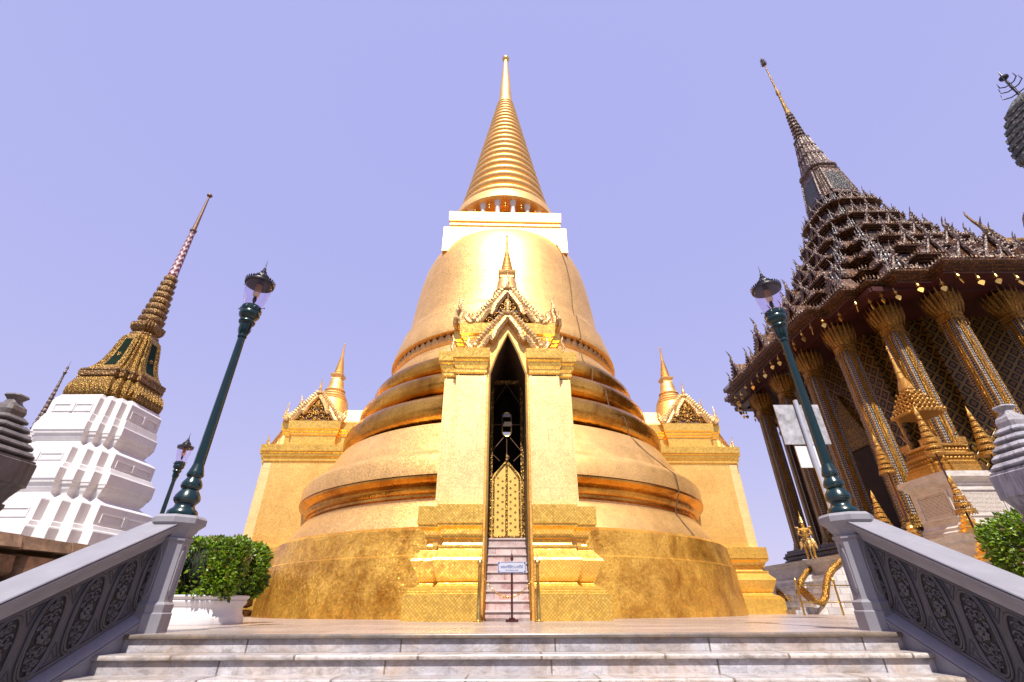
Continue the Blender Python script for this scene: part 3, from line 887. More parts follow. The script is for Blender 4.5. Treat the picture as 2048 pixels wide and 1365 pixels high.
    # little stupa on the crossing
    mb = MB()
    cz = [(1.0,8.5),(1.0,8.75),(.84,9.2),(.78,9.55),(.76,9.66),(.70,9.68),(.72,9.76),(.66,9.82),(.62,9.84),(.645,9.91),(.60,9.98),(.55,10.0),(.57,10.07),(.52,10.14),(.48,10.16),(.50,10.2),(.50,10.30),(.46,10.32),(.42,10.42),(.385,10.62),(.36,10.82),(.31,10.94),(.2,10.98)]
    mb.lathe(cz, 40, (0,-9.0,0))
    mb.loft([[(x,y-9.0,z) for x,y in sq(h)] for h,z in ((.25,10.95),(.25,11.06),(.30,11.1),(.33,11.22),(.30,11.24))])
    pr = [(.20,11.22)]
    for i in range(14):
        r = lerp(.25,.085,i/13); z = lerp(11.26,12.35,(i/14)**.9); h = lerp(.10,.06,i/13)
        pr += [(r-.03,z),(r,z+h*.35),(r,z+h*.6),(r-.03,z+h*.95)]
    pr += [(.075,12.4),(.03,13.12),(.05,13.15),(.05,13.2),(.0,13.24)]
    mb.lathe(pr, 24, (0,-9.0,0))
    obj('crossing_stupa', mb, GOLDB, o, 40)
    mb = MB()
    for k in range(34):
        a = 2*PI*k/34; ca, sa = math.cos(a), math.sin(a)
        mb.leaf((.47*ca,-9.0+.47*sa,10.20), (.1*ca,.1*sa,1), (ca,sa,0), .12, .08, .02)
    obj('lotus_ring', mb, GOLDC, o, 40)
    return o
porch = build_porch()
for k in (1,3):
    c = copy_tree(porch); c.rotation_euler = (0,0,k*PI/2)
# steps inside the front porch, gilt door, oval light and bars (front porch only)
NST = 9; SR = .203; ST = .165
for i in range(NST):
    mb = MB()
    y = -11.25 + ST*i; z = SR*(i+1)
    mb.mi = 0; mb.box(-.488,.488, y+.03, y+ST+.05, SR*i if i else .0, z-.035)
    mb.mi = 1; mb.box(-.492,.492, y, y+ST+.04, z-.035, z)
    obj('porch_step', mb, [PINK, PINKN], porch, 0)
dz = SR*NST
mb = MB(); mb.box(-.49,.49,-9.76,-6.3,dz-.12,dz+.002)
obj('sill', mb, PINKN, porch, 0)
yd = -9.68
mb = MB()
mb.mi = 0
for s in (1,-1):
    P = [(.0,dz),(.40,dz),(.40,dz+1.62),(.34,dz+1.74),(.22,dz+1.86),(.12,dz+1.98),(0,dz+2.12)]
    P = [(s*(a+.004),b) for a,b in P]
    if s < 0: P = P[::-1]
    mb.prism(P, lambda u,v: (u,yd,v), lambda u,v: (u,yd+.05,v))
mb.mi = 1
for s in (1,-1):   # raised border and rows of little flowers
    mb.tube([(s*.015,yd-.01,dz+.06),(s*.015,yd-.01,dz+2.0)], .022, 6)
    mb.tube([(s*.36,yd-.005,dz+.06),(s*.36,yd-.005,dz+1.6),(s*.21,yd-.005,dz+1.82),(0,yd-.005,dz+2.06)], .03, 6)
    mb.tube([(s*.36,yd-.005,dz+.06),(0,yd-.005,dz+.06)], .03, 6)
    for r in range(9):
        for q in (.11,.24):
            v = dz+.22+.185*r+(.09 if q > .2 else 0)
            if v > dz+1.62: continue
            for a in range(4):
                mb.ball((s*q+.022*math.cos(a*PI/2), yd-.006, v+.022*math.sin(a*PI/2)), .014, .008, .014, 6, 4)
mb.mi = 2
mb.tube([(0,yd-.02,dz+2.1),(.03,yd-.02,dz+2.2),(-.01,yd-.02,dz+2.28)], [.05,.055,.02], 8)
obj('gilt_door', mb, [GILTP, CHG, CHRING], porch, 40)
mb = MB()
for s in (1,-1):
    mb.box(*sorted((s*.405,s*.485)), yd-.06, yd+.06, dz, 6.4)
    for k in range(34):
        mb.ball((s*.445,yd-.06,dz+.1+k*.125), .025, .02, .035, 6, 4)
mb.box(-.485,.485,yd-.05,yd+.05,6.35,6.45)
obj('door_frame', mb, CHG, porch, 40)
mb = MB()
zo = 5.02; yo = yd+.02
mb.mi = 0
def oval_pts(z0, up, w=.135, h=.30):
    return [(w*math.cos(PI*i/16), yo-.03, z0+up*(.24+w*math.sin(PI*i/16))) for i in range(17)]
for up in (1,-1):
    q = oval_pts(zo, up)
    mb.mi = 0
    mb.tube([(.135,yo-.03,zo+up*.05)]+q+[(-.135,yo-.03,zo+up*.05)], .018, 6)
    mb.mi = 1
    P = [(x,z) for x,_,z in q]
    if up < 0: P = P[::-1]
    mb.prism(P, lambda u,v: (u,yo-.025,v), lambda u,v: (u,yo+.0,v))
mb.mi = 2
mb.box(-.15,.15,yo-.06,yo+.02,zo-.07,zo+.07)
obj('oval_window', mb, [BRASS, PANE, DARKI], porch, 50)
mb = MB()
mb.tube([(-.48,yo,zo),(-.14,yo,zo)], .011, 6); mb.tube([(.14,yo,zo),(.48,yo,zo)], .011, 6)
mb.tube([(0,yo,zo-.4),(0,yo,dz+2.2)], .010, 6)
for s in (1,-1):
    mb.tube([(s*.08,yo,zo-.38),(s*.46,yo,zo-.85)], .010, 6); mb.tube([(s*.46,yo,zo-.85),(s*.2,yo,zo-1.1)], .009, 6)
    mb.tube([(s*.0,yo,6.35),(s*.45,yo,5.6)], .008, 6)
obj('grille_bar', mb, RUST, porch, 50)
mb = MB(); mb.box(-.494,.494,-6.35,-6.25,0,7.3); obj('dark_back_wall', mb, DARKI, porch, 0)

# ------------------------------------------------------------------ barrier at the porch
PC = (-.08, 11.22)
def stanchion(x, y, label):
    t = thing('brass_stanchion', label, 'stanchion', (x,y,0), 0, 'brass stanchions at the porch')
    mb = MB(); mb.lathe([(.10,0),(.10,.015),(.05,.03),(.042,.05),(.042,.16),(.036,.17),(.036,1.0),(.042,1.01),(.042,1.03)], 20); obj('pole', mb, BRASS, t, 40)
    mb = MB(); mb.lathe([(.03,1.02),(.03,1.06),(.065,1.10),(.062,1.13),(.03,1.17),(.015,1.20),(.006,1.30),(0,1.31)], 20); obj('knob', mb, BRASS, t, 40)
    mb = MB(); s = 1 if x < 0 else -1
    mb.tube([(s*.03,0,.88),(s*.07,0,.87),(s*.07,0,.83)], .008, 6); obj('hook', mb, BRASS, t, 40)
stanchion(PC[0]-.64, PC[1]-.05, 'polished brass stanchion left of the pink porch steps')
stanchion(PC[0]+.62, PC[1]-.05, 'polished brass stanchion right of the pink porch steps')
mb = MB()
xa, xb = PC[0]-.57, PC[0]+.55; n = 30
for i in range(n):
    t = (i+.5)/n; x = lerp(xa,xb,t); z = .84 - .42*(1-(2*t-1)**2)*.95
    dz_ = .42*.95*2*(2*t-1)*2/(xb-xa)
    T = Vector((1,0,dz_)).normalized(); Nn = Vector((0,1,0)); B = T.cross(Nn)
    A = Nn if i % 2 else B
    pts = []
    for k in range(13):
        a = 2*PI*k/12
        pts.append(Vector((x,PC[1]-.05,z)) + T*.030*math.cos(a) + A*.017*math.sin(a))
    mb.tube(pts, .0065, 5, False)
tag(obj('chain', mb, GOLDS, None, 60), 'sagging yellow chain hung between the two brass stanchions', 'chain')

t = thing('sign_stand', 'slim dark red stand holding a small pale blue bordered notice before the porch', 'sign', (PC[0]+.06,PC[1]-.28,0))
mb = MB(); mb.lathe([(.022,.04),(.022,.9),(.02,.9)], 12); mb.box(-.13,.13,-.035,.035,0,.05); mb.box(-.035,.035,-.16,.16,.002,.045); mb.box(-.06,.06,-.05,.05,.05,.075)
obj('pole', mb, DARKW, t, 40)
mb = MB(); mb.lathe([(.015,1.12),(.03,1.15),(.035,1.18),(.02,1.23),(.008,1.27),(.004,1.33),(0,1.34)], 14); obj('finial', mb, DARKW, t, 40)
mb = MB()
mb.mi = 0; mb.box(-.30,.30,-.035,-.02,.895,1.105)
mb.mi = 1
for s_ in (1,-1):
    mb.box(*sorted((s_*.278,s_*.292)),-.0375,-.0345,.935,1.065)
    for z in (.915,1.085):
        mb.prism([(s_*.276+.020*math.cos(2*PI*k/16), z+.018*math.sin(2*PI*k/16)) for k in range(16)], lambda u,v: (u,-.0385,v), lambda u,v: (u,-.0345,v))
mb.box(-.24,.24,-.0375,-.0345,.901,.909); mb.box(-.24,.24,-.0375,-.0345,1.091,1.099)
obj('board', mb, [SIGNW, SIGNB], t, 0)
def text(body, size, loc, parent, mat, name='lettering'):
    cu = bpy.data.curves.new(name, 'FONT'); cu.body = body; cu.size = size; cu.align_x = 'CENTER'; cu.extrude = .0008
    tmp = bpy.data.objects.new('tmp', cu); COL.objects.link(tmp)
    me = bpy.data.meshes.new_from_object(tmp.evaluated_get(bpy.context.evaluated_depsgraph_get()))
    bpy.data.objects.remove(tmp); me.materials.clear(); me.materials.append(mat)
    o = bpy.data.objects.new(name, me); COL.objects.link(o); o.parent = parent; o.location = loc; o.rotation_euler = (R(90),0,0)
    return o
text('พระศรีรัตนเจดีย์', .075, (0,-.039,.985), t, SIGNB)
text('Phra Si Ratana Chedi', .032, (0,-.039,.935), t, SIGNB)
#PART2
# ------------------------------------------------------------------ white and gold stupa on the left
def redent(h, a=.58, b=.76, s1=.92, s2=.84):
    q = [(h,a*h),(s1*h,a*h),(s1*h,b*h),(s2*h,b*h),(s2*h,s2*h),(b*h,s2*h),(b*h,s1*h),(a*h,s1*h),(a*h,h)]
    out = []
    for k in range(4):
        c, s = (1,0,-1,0)[k], (0,1,0,-1)[k]
        out += [(x*c-y*s, x*s+y*c) for x, y in q]
    return out
def red3(h, a=.55, b=.72, s1=.87):
    q = [(h,a*h),(s1*h,a*h),(s1*h,b*h),(b*h,b*h),(b*h,s1*h),(a*h,s1*h),(a*h,h)]
    return [(x*c-y*s_, x*s_+y*c) for c, s_ in ((1,0),(0,1),(-1,0),(0,-1)) for x, y in q]
WT = thing('white_gold_stupa', 'slender gilded stupa with dark needle spire on a tiered white base at left', 'stupa', (-20.46,22.0,0))
mb = MB()
prof = [(1.80,9.1),(1.86,8.98),(1.93,8.90),(1.95,8.86),(1.95,8.12),(1.93,8.10),(2.02,8.05),(2.06,7.72),(2.10,7.70),(2.12,7.66),(2.12,7.28),(2.08,7.24),(2.06,7.14),(2.0,7.12),(1.96,6.98),(1.86,6.84),(1.84,6.78),
        (2.05,6.60),(2.38,6.42),(2.42,6.36),(2.42,5.72),(2.50,5.68),(2.56,5.50),(2.66,5.46),(2.68,5.42),(2.68,4.98),(2.64,4.94),(2.62,4.84),(2.56,4.82),(2.50,4.64),(2.40,4.50),(2.38,4.42),
        (2.60,4.26),(2.92,4.14),(2.96,4.08),(2.96,3.30),(3.06,3.26),(3.10,3.10),(3.22,3.06),(3.24,3.0),(3.24,2.4),(3.20,2.36),(3.10,2.2),(3.05,1.9),(3.05,1.4)]
mb.plan(red3, prof[::-1])
wb = obj('tiered_base', mb, WHITE, WT, 0)
for hh, z0, z1 in ((1.95,8.2,8.8),(2.42,5.8,6.28),(2.96,3.4,3.98)):   # raised panel frames on the flat bands
    for rot in (0, 3):
        mb = MB(); mb.M = Matrix.Rotation((-PI/2 if rot == 0 else 0),4,'Z')
        for c0, c1 in ((-.46,-.05),(.05,.46)):
            y0, y1 = c0*hh, c1*hh; zm = lerp(z0,z1,.55)
            mb.box(hh-.02,hh+.03,y0,y1,z0,z0+.05); mb.box(hh-.02,hh+.03,y0,y1,zm,zm+.05); mb.box(hh-.02,hh+.03,y0,y0+.05,z0+.05,zm); mb.box(hh-.02,hh+.03,y1-.05,y1,z0+.05,zm)
        mb.box(hh-.02,hh+.05,-.04*hh,.04*hh,z0,zm+.08)
        obj('panel_frame', mb, WHITE, wb, 0)
mb = MB(); mb.plan(red3, [(1.56,9.08),(1.64,9.16),(1.76,9.3),(1.80,9.55),(1.73,9.85),(1.60,10.08),(1.54,10.2),(1.54,10.24)])
for f in range(4):
    mb.M = Matrix.Rotation(f*PI/2,4,'Z')
    for i in range(15):
        t = -1.5 + 3.0*i/14
        off = 1.80 if abs(t) < .93 else 1.58
        if abs(t) > 1.25: continue
        mb.leaf((off-.01,t,9.26), (-.16,0,1), (1,0,.1), .80, .21, .07)
        mb.leaf((off-.06,t+.107,9.2), (-.10,0,1), (1,0,.1), .58, .15, .06)
obj('lotus_base', mb, CHG, WT, 40)
mb = MB(); mb.plan(red3, [(1.56,10.22),(1.62,10.26),(1.62,10.50),(1.65,10.54),(1.65,10.62),(1.44,10.68)])
obj('platform', mb, CHRING, WT, 0)
bp = [(1.46,10.66),(1.40,10.75),(1.22,11.0),(1.06,11.4),(.94,11.9),(.86,12.4),(.79,12.8),(.72,13.05),(.62,13.2)]
mb = MB(); mb.plan(red3, bp)
for f in range(4):          # beaded ribs
    mb.M = Matrix.Rotation(f*PI/2,4,'Z')
    for u in (-.55,-.40,.40,.55,.70,-.70):
        off = .0 if abs(u) < .6 else -.09
        for (h0,z0),(h1,z1) in zip(bp[1:-2],bp[2:-1]):
            n = max(1,int((z1-z0)/.10))
            for i in range(n):
                t = (i+.5)/n; h = lerp(h0,h1,t)
                mb.ball((h*(1+off)+.005, u*h, lerp(z0,z1,t)), .035, .045, .055, 6, 4)
obj('bell', mb, CHG, WT, 0)
for f in range(4):
    mb = MB(); mb.M = Matrix.Rotation(f*PI/2,4,'Z')
    L = [(lerp(a[0],b[0],.5),lerp(a[1],b[1],.5)) for a,b in zip(bp[1:-2],bp[2:-1])]
    for (h0,z0),(h1,z1) in zip(bp[2:-3],bp[3:-2]):
        mb.hexa([(h0-.02,-.24*h0,z0),(h0+.012,-.24*h0,z0),(h0+.012,.24*h0,z0),(h0-.02,.24*h0,z0),(h1-.02,-.24*h1,z1),(h1+.012,-.24*h1,z1),(h1+.012,.24*h1,z1),(h1-.02,.24*h1,z1)])
    gp = obj('green_panel', mb, plain('dark_green_glass', (.004,.013,.006), .6, spec=.08) if f == 0 else bpy.data.materials['dark_green_glass'], WT, 0)
    mb = MB(); mb.M = Matrix.Rotation(f*PI/2,4,'Z')
    for a in range(6):
        mb.leaf((1.0,0,11.75), (-.15,math.cos(a*PI/3),math.sin(a*PI/3)), (1,0,.1), .16, .07, .02)
    obj('rosette', mb, CHG, gp, 40)
mb = MB(); mb.plan(red3, [(.56,13.15),(.60,13.2),(.60,13.35),(.50,13.42),(.46,13.5),(.58,13.58),(.70,13.75),(.72,13.95),(.60,14.02),(.52,14.1),(.52,14.25)])
obj('throne', mb, CHRING, WT, 0)
mb = MB(); n = 8
for i in range(n):
    t = i/n; z = lerp(14.2,17.6,t); h = 3.4/n; r = lerp(.62,.26,t)
    mb.lathe([(r*.72,z-.02),(r*.9,z+.05*h),(r,z+.35*h),(r*.93,z+.7*h),(r*.7,z+h)], 20)
    for k in range(12):
        a = 2*PI*k/12; mb.leaf((r*.92*math.cos(a),r*.92*math.sin(a),z+.02*h), (.1*math.cos(a),.1*math.sin(a),1), (math.cos(a),math.sin(a),0), h*.75, r*.42, .03)
obj('lotus_rings', mb, CHRING, WT, 45)
mb = MB(); mb.lathe([(.25,17.55),(.26,17.7),(.245,17.75),(.14,21.2)], 24); obj('zigzag_shaft', mb, ZIG, WT, 60)
mb = MB(); mb.lathe([(.14,21.15),(.19,21.2),(.19,21.32),(.13,21.36),(.12,21.5),(.055,24.4)], 16); mb.lathe([(.03,24.38),(.15,24.42),(.17,24.5),(.12,24.58),(.03,24.6)], 16)
obj('needle', mb, RUST, WT, 50)

# ------------------------------------------------------------------ stone retaining wall below it
RW = thing('stone_wall', 'rough brown stone retaining wall with slab coping below the white tower', 'wall', (-9.5,0,0))
rnd = random.Random(11)
mb = MB(); mb.box(-16,-.35,2.5,19.3,-1.35,1.3); obj('wall_core', mb, SOIL, RW, 0)
mb = MB(); y = 2.5
while y < 19:
    l = rnd.uniform(1.1,1.7); d = rnd.uniform(0,.05)
    mb.hexa([(-2,y,1.28),(.05+d,y,1.28-rnd.uniform(0,.03)),(.05+d,y+l-.03,1.28),(-2,y+l-.03,1.28),(-2,y,1.5),(d-.02,y,1.5),(d-.02,y+l-.03,1.5+rnd.uniform(-.012,.012)),(-2,y+l-.03,1.5)])
    y += l
obj('coping', mb, STONE, RW, 0)
mb = MB()
for zr in range(5):
    y = 2.5 + rnd.uniform(0,.4); zz = 1.27-.5*(zr+1)
    while y < 19:
        l = rnd.uniform(.5,1.1); b = .012*5
        p = [(-.36,y,zz),(-.36,y+l-.06,zz),(-.36,y+l-.06,zz+.45),(-.36,y,zz+.45)]
        x = rnd.uniform(-.16,-.05)
        mb.add(p+[(x,y+b+rnd.uniform(0,.08),zz+b),(x+rnd.uniform(-.06,.06),y+l-.06-b,zz+b+rnd.uniform(0,.05)),(x,y+l-.06-b-rnd.uniform(0,.08),zz+.45-b),(x+rnd.uniform(-.05,.05),y+b,zz+.45-b)],
               [(4,5,6,7),(0,1,5,4),(1,2,6,5),(2,3,7,6),(3,0,4,7)][::1])
        y += l
obj('masonry', mb, STONE, RW, 0)
mb = MB(); mb.box(-60,-11.6,2.5,60,1.2,1.46); tag(obj('upper_court', mb, GROUND, None, 0), kind='structure')

# ------------------------------------------------------------------ marble gate posts at both edges, the left toned darker as shade
def marble_post(loc, rz, label, DMARB, wd):
    t = thing('marble_post', label, 'post', loc, rz, 'marble posts with stepped caps')
    cut = lambda h: [(h,-.55*h),(h,.55*h),(.55*h,h),(-.55*h,h),(-h,.55*h),(-h,-.55*h),(-.55*h,-h),(.55*h,-h)]
    chm = lambda h: [(h,-.72*h),(h,.72*h),(.72*h,h),(-.72*h,h),(-h,.72*h),(-h,-.72*h),(-.72*h,-h),(.72*h,-h)]
    mb = MB(); mb.plan(chm, [(.36,-1.38),(.36,-.9),(.33,-.85),(.30,1.22),(.33,1.26),(.35,1.30),(.33,1.34),(.31,1.36)]); obj('shaft', mb, DMARB, t, 0)
    mb = MB(); mb.plan(chm, [(.32,1.35),(.37,1.38),(.40,1.43),(.40,1.46),(.36,1.47),(.40,1.56),(.46,1.66),(.47,1.67),(.50,1.68),(.50,1.93),(.48,1.94),(.48,1.965),(.45,1.97)]); obj('capital', mb, DMARB, t, 0)
    mb = MB(); z = 1.96
    for i, h in enumerate((.44,.39,.335,.28,.225)):
        mb.plan(chm, [(h-.09,z),(h-.05,z+.03),(h,z+.045),(h+.005,z+.06),(h-.045,z+.105)]); z += .10
    obj('stepped_cap', mb, DMARB, t, 0)
    mb = MB(); mb.plan(chm, [(.13,2.45),(.15,2.47),(.165,2.53),(.15,2.58),(.09,2.63),(.075,2.67),(.10,2.70),(.12,2.72),(.11,2.74),(.0,2.745)]); obj('bud', mb, DMARB, t, 30)
    t.scale = (wd,wd,1)
    return t

# ------------------------------------------------------------------ clipped hedges in pots
def hedge(name, label, loc, rx, ry, z0, z1, n, sq_, seed):
    rnd = random.Random(seed)
    t = thing(name, label, 'bush', loc)
    mb = MB()
    H = (z1-z0)/2; zc_ = (z0+z1)/2
    lay = []
    for i in range(n):
        a = rnd.uniform(0,2*PI); v = rnd.uniform(-1,1)
        p = sq_
        ca, sa = math.cos(a), math.sin(a)
        cr = (1-abs(v)**p)**(1/p)
        dx = math.copysign(abs(ca)**(2/p*1.0),ca)*cr; dy = math.copysign(abs(sa)**(2/p),sa)*cr
        # top and bottom surfaces filled as well
        if rnd.random() < .3:
            q = math.sqrt(rnd.random()); dx *= q/max(cr,.3); dy *= q/max(cr,.3); m_ = max(abs(dx),abs(dy)); v = math.copysign((1-min(1,(abs(dx)**p+abs(dy)**p))**1.0)**(1/p) if abs(dx)**p+abs(dy)**p < 1 else .0, v)
        k = rnd.uniform(.86,1.02) * (1+.05*math.sin(5*a+3*v)+.035*math.sin(9*a-4*v+1)+.02*math.sin(17*a+6*v))
        P = Vector((rx*dx*k, ry*dy*k, zc_+H*v*k))
        N = Vector((dx/rx, dy/ry, v/H)).normalized()
        d = (N*rnd.uniform(.1,.9) + Vector((rnd.uniform(-1,1),rnd.uniform(-1,1),rnd.uniform(-.6,1)))).normalized()
        nn = (N + Vector((rnd.uniform(-1,1),rnd.uniform(-1,1),rnd.uniform(-1,1)))*.9).normalized()
        s = d.cross(nn)
        if s.length < .1: continue
        s.normalize(); l = rnd.uniform(.05,.115); w = l*.55
        m = P + d*l*.5
        nn = s.cross(d)
        mb.add([tuple(P), tuple(m+s*w*.5-nn*.006), tuple(P+d*l), tuple(m-s*w*.5-nn*.006), tuple(m+nn*.008)], [(0,1,4),(1,2,4),(2,3,4),(3,0,4)])
    obj('foliage', mb, LEAF, t, 0)
    mb = MB()
    for i in range(90):
        a = rnd.uniform(0,2*PI); r = rnd.uniform(.55,.93); v = rnd.uniform(-.8,.85)
        b = Vector((rx*.25*math.cos(a), ry*.25*math.sin(a), z0)); e = Vector((rx*r*math.cos(a), ry*r*math.sin(a), zc_+H*v))
        m = b.lerp(e,.55)+Vector((rnd.uniform(-.1,.1),rnd.uniform(-.1,.1),rnd.uniform(-.15,.05)))
        mb.tube([b,m,e], [.016,.011,.005], 5)
    obj('branches', mb, TWIG, t, 40)
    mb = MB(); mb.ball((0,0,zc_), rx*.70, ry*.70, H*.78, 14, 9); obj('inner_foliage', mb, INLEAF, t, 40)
    return t
def pot(loc, r, h, label):
    t = thing('planter', label, 'planter', loc)
    mb = MB(); mb.lathe([(r*.80,0),(r*.98,.0),(r*.99,.02),(r*.98,h*.26),(r*.955,h*.30),(r*.93,h*.36),(r*.91,h*.52),(r*.92,h*.62),(r*.97,h*.72),(r*.98,h*.80),(r*.955,h*.84),(r*1.0,h*.90),(r*1.02,h*.95),(r*1.0,h),(r*.9,h),(r*.88,h*.8)], 48); obj('pot', mb, WHITE, t, 35)
    mb = MB(); mb.lathe([(0,h*.80),(r*.9,h*.82)][::-1], 32, caps=False); obj('soil', mb, SOIL, t, 0)
    return t
pot((-5.92,10.1,0), .77, .47, 'white moulded planter beside the left balustrade newel, holding a clipped hedge')
hedge('clipped_hedge', 'flat topped clipped green hedge growing in the white planter at left', (-5.93,10.1,0), .79, .76, .44, 1.42, 17000, 6.0, 5)
pot((10.25,9.3,0), .9, .47, 'white planter under the round green hedge by the right edge, mostly hidden by the balustrade')
hedge('clipped_hedge', 'rounded clipped green hedge partly hidden by the grey marble post at right', (10.28,9.3,0), 1.08, 1.0, .5, 1.86, 16000, 2.5, 9)
marble_post((-6.24,5.36,-.15), R(0), 'shade-darkened grey marble post with stepped cap and bud at the left edge', SHMARB, .80)
marble_post((6.09,5.36,-.34), R(0), 'pale streaked marble post with stepped cap and bud at the right edge', DMARB, .72)

# ------------------------------------------------------------------ mondop: the pillared library hall
MO = thing('pillared_hall', 'ornate square hall with gilt columns and tall tiered spire roof at right', 'temple hall', (22.6,23.2,0))
mb = MB(); mb.plan(sq, [(9.75,0),(9.75,.12),(9.65,.14),(9.65,1.0),(9.72,1.04),(9.72,1.2)])
mb.box(-10.85,-8.6,-10.75,-6.2,0,1.19); mb.box(-10.95,-8.6,-10.85,-6.1,1.08,1.195); obj('lower_terrace', mb, WMARB, MO, 0)
mb = MB(); mb.plan(sq, [(9.5,1.19),(9.5,1.34),(9.4,1.38),(9.4,1.85),(9.5,1.9),(9.55,2.06)]); obj('upper_terrace', mb, MMARB, MO, 0)
mb = MB(); mb.plan(redent, [(7.9,2.05),(7.9,2.2),(7.75,2.25),(7.8,2.35),(7.62,2.42),(7.62,2.55),(7.72,2.6),(7.72,2.68),(7.6,2.74),(7.6,2.86)]); obj('dark_plinth', mb, relief('dark_plinth_relief', (.20,.10,.03), (.02,.01,.008), 10, .3, .4, .8, .03, .85), MO, 0)
mb = MB()
cel = lambda h: redent(h, .66, .8, .93, .87)
mb.plan(cel, [(4.75,2.85),(4.75,12.7)])
wall_ = obj('cella_wall', mb, LATT, MO, 0)
mb = MB()
for s in (1,-1): mb.box(-4.95,-4.74,s*1.15-.25,s*1.15+.25,2.86,7.2)
mb.prism([(-1.5,7.2),(1.5,7.2),(.9,8.0),(.5,8.8),(0,10.2),(-.5,8.8),(-.9,8.0)], lambda u,v: (-4.95,-u,v), lambda u,v: (-4.74,-u,v))
fr = obj('door_surround', mb, CHG, MO, 0)
mb = MB(); mb.box(-4.86,-4.73,-.9,.9,2.86,7.2); obj('door', mb, DARKI, fr, 0)

def column_mesh():
    mb = MB()
    a = .43
    face = [(a,-a),(a,-.36),(a-.015,-.36),(a-.015,-.17),(a+.05,-.17),(a+.05,-.06),(a+.085,-.06),(a+.085,.06),(a+.05,.06),(a+.05,.17),(a-.015,.17),(a-.015,.36),(a,.36)]
    ms =   [0,       0,       1,            0,            0,           0,            0,            0,           0,          0,           1,            0,       0]
    ring = []; mats = []
    for k in range(4):
        c, s = (1,0,-1,0)[k], (0,1,0,-1)[k]
        ring += [(x*c-y*s, x*s+y*c) for x, y in face]; mats += ms
    mats = [0,0,1,0,0,0,0,0,0,0,1,0,0]*4
    rings = []
    for k, z in ((1.0,0),(1.0,4.0),(.95,7.95)):
        rings.append([(x*k,y*k,z) for x,y in ring])
    mb.loft(rings, mats=mats)
    mb.mi = 0
    # edge beads
    return mb
colm = None
def capital_mb():
    mb = MB()
    rr = lambda h: redent(h,.5,.72,.93,.86)
    mb.plan(rr, [(.44,7.75),(.50,7.80),(.50,7.9),(.46,7.93),(.52,7.98),(.52,8.06),(.46,8.1),(.47,8.3),(.50,8.6),(.57,8.95),(.60,9.05)])
    for f in range(4):
        mb.M = Matrix.Rotation(f*PI/2,4,'Z')
        for i in range(5):
            t = (i-2)/2
            p = Vector((.475-.05*abs(t)**2, t*.42, 8.08)); d = Vector((.24-.05*abs(t), t*.22, 1.0))
            mb.leaf(p, d, (1,t*.5,-.2), 1.32, .15, .05)
            mb.leaf(p+Vector((.03,.10,-.02)), d, (1,t*.5,-.2), .95, .13, .04)
            mb.leaf((.50-.05*abs(t)**2, t*.43, 7.74), (.02,0,-1), (1,0,0), .35, .10, .02)
    return mb
def colbase_mb():
    mb = MB(); rr = lambda h: redent(h,.5,.72,.93,.86)
    mb.plan(rr, [(.62,0),(.62,.12),(.56,.15),(.58,.22),(.52,.26),(.55,.34),(.50,.40),(.48,.5)]); return mb
pos = []
for t in (-4.05,-1.35,1.35,4.05):
    pos += [(-6.8,t),(t,-6.8),(t,6.8)]
pos += [(-5.75,-5.75),(-5.75,5.75),(5.75,-5.75)]
col0 = obj('column', column_mesh(), [GOLDC, DOTS], MO, 0)
cap0 = obj('capital', capital_mb(), GOLDC, col0, 40)
cb0 = obj('column_base', colbase_mb(), CHG, col0, 0)
for i, (x, y) in enumerate(pos):
    c = col0 if i == 0 else copy_tree(col0)
    c.location = (x,y,2.86); c.scale = (.72,.72,1)
# soffit and eave
mb = MB(); mb.plan(redent, [(8.08,12.20),(8.12,12.23),(8.12,12.32)]); obj('soffit', mb, REDS, MO, 0)
mb = MB()
for s in (1,-1):   # beams carried by the capitals
    mb.box(s*6.8-.28,s*6.8+.28,-7,7,12.05,12.28); mb.box(-7,-6.8+.3 if False else 7,s*6.8-.28,s*6.8+.28,12.04,12.27)
obj('architrave', mb, REDS, MO, 0)
T = [(8.55,12.62),(7.0,14.25),(5.68,15.95),(4.45,17.75),(3.40,19.6),(2.52,21.45),(1.98,23.25),(1.42,24.6)]
def gablet_mb():
    mb = MB()
    tri = [(-.5,0),(.5,0),(.28,.32),(0,.85),(-.28,.32)]
    mb.mi = 1
    mb.prism(tri, lambda u,v: (u,.05,v), lambda u,v: (u,.9,v))
    mb.mi = 0
    for s in (1,-1):
        mb.tube([(0,0,.92),(s*.14,-.01,.64),(s*.27,-.02,.38),(s*.30,-.02,.28),(s*.40,-.02,.22),(s*.52,-.04,.02),(s*.62,-.07,.02),(s*.68,-.09,.14),(s*.64,-.09,.28),(s*.72,-.09,.46)], [.06,.07,.075,.075,.07,.08,.085,.07,.045,.012], 6)
        for i in range(6):
            t = i/5; mb.leaf((s*lerp(.06,.46,t),-.04,lerp(.82,.16,t)), (s*.8,0,.7), (0,-1,0), .18, .10, .03)
        for i in range(3):
            mb.leaf((s*(.50+.06*i),-.10,.05), (s*.15,-.1,1), (0,-1,0), .32-.05*i, .09, .03)
    mb.tube([(0,0,.85),(0,-.08,1.02),(0,-.03,1.18),(0,-.09,1.38),(0,-.18,1.52)], [.07,.075,.05,.03,.008], 6)
    return mb
def prong_mb():
    mb = MB()
    mb.ball((0,0,.1), .16, .16, .13, 8, 6)
    for k, (dx, dy) in enumerate(((0,-.02),(.14,.06),(-.14,.06))):
        h = 1.15 if k == 0 else 1.0
        mb.lathe([(.07,.05),(.085,.25),(.05,.32),(.075,.38),(.06,.48),(.03,.55),(.045,.6),(.035,.75),(.012,h)], 8, (dx,dy,0))
    for a in range(6):
        mb.leaf((.12*math.cos(a*1.05),.12*math.sin(a*1.05),.02), (math.cos(a*1.05),math.sin(a*1.05),.6), (math.cos(a*1.05),math.sin(a*1.05),-.4), .28, .12, .03)
    return mb
g0 = p0 = None
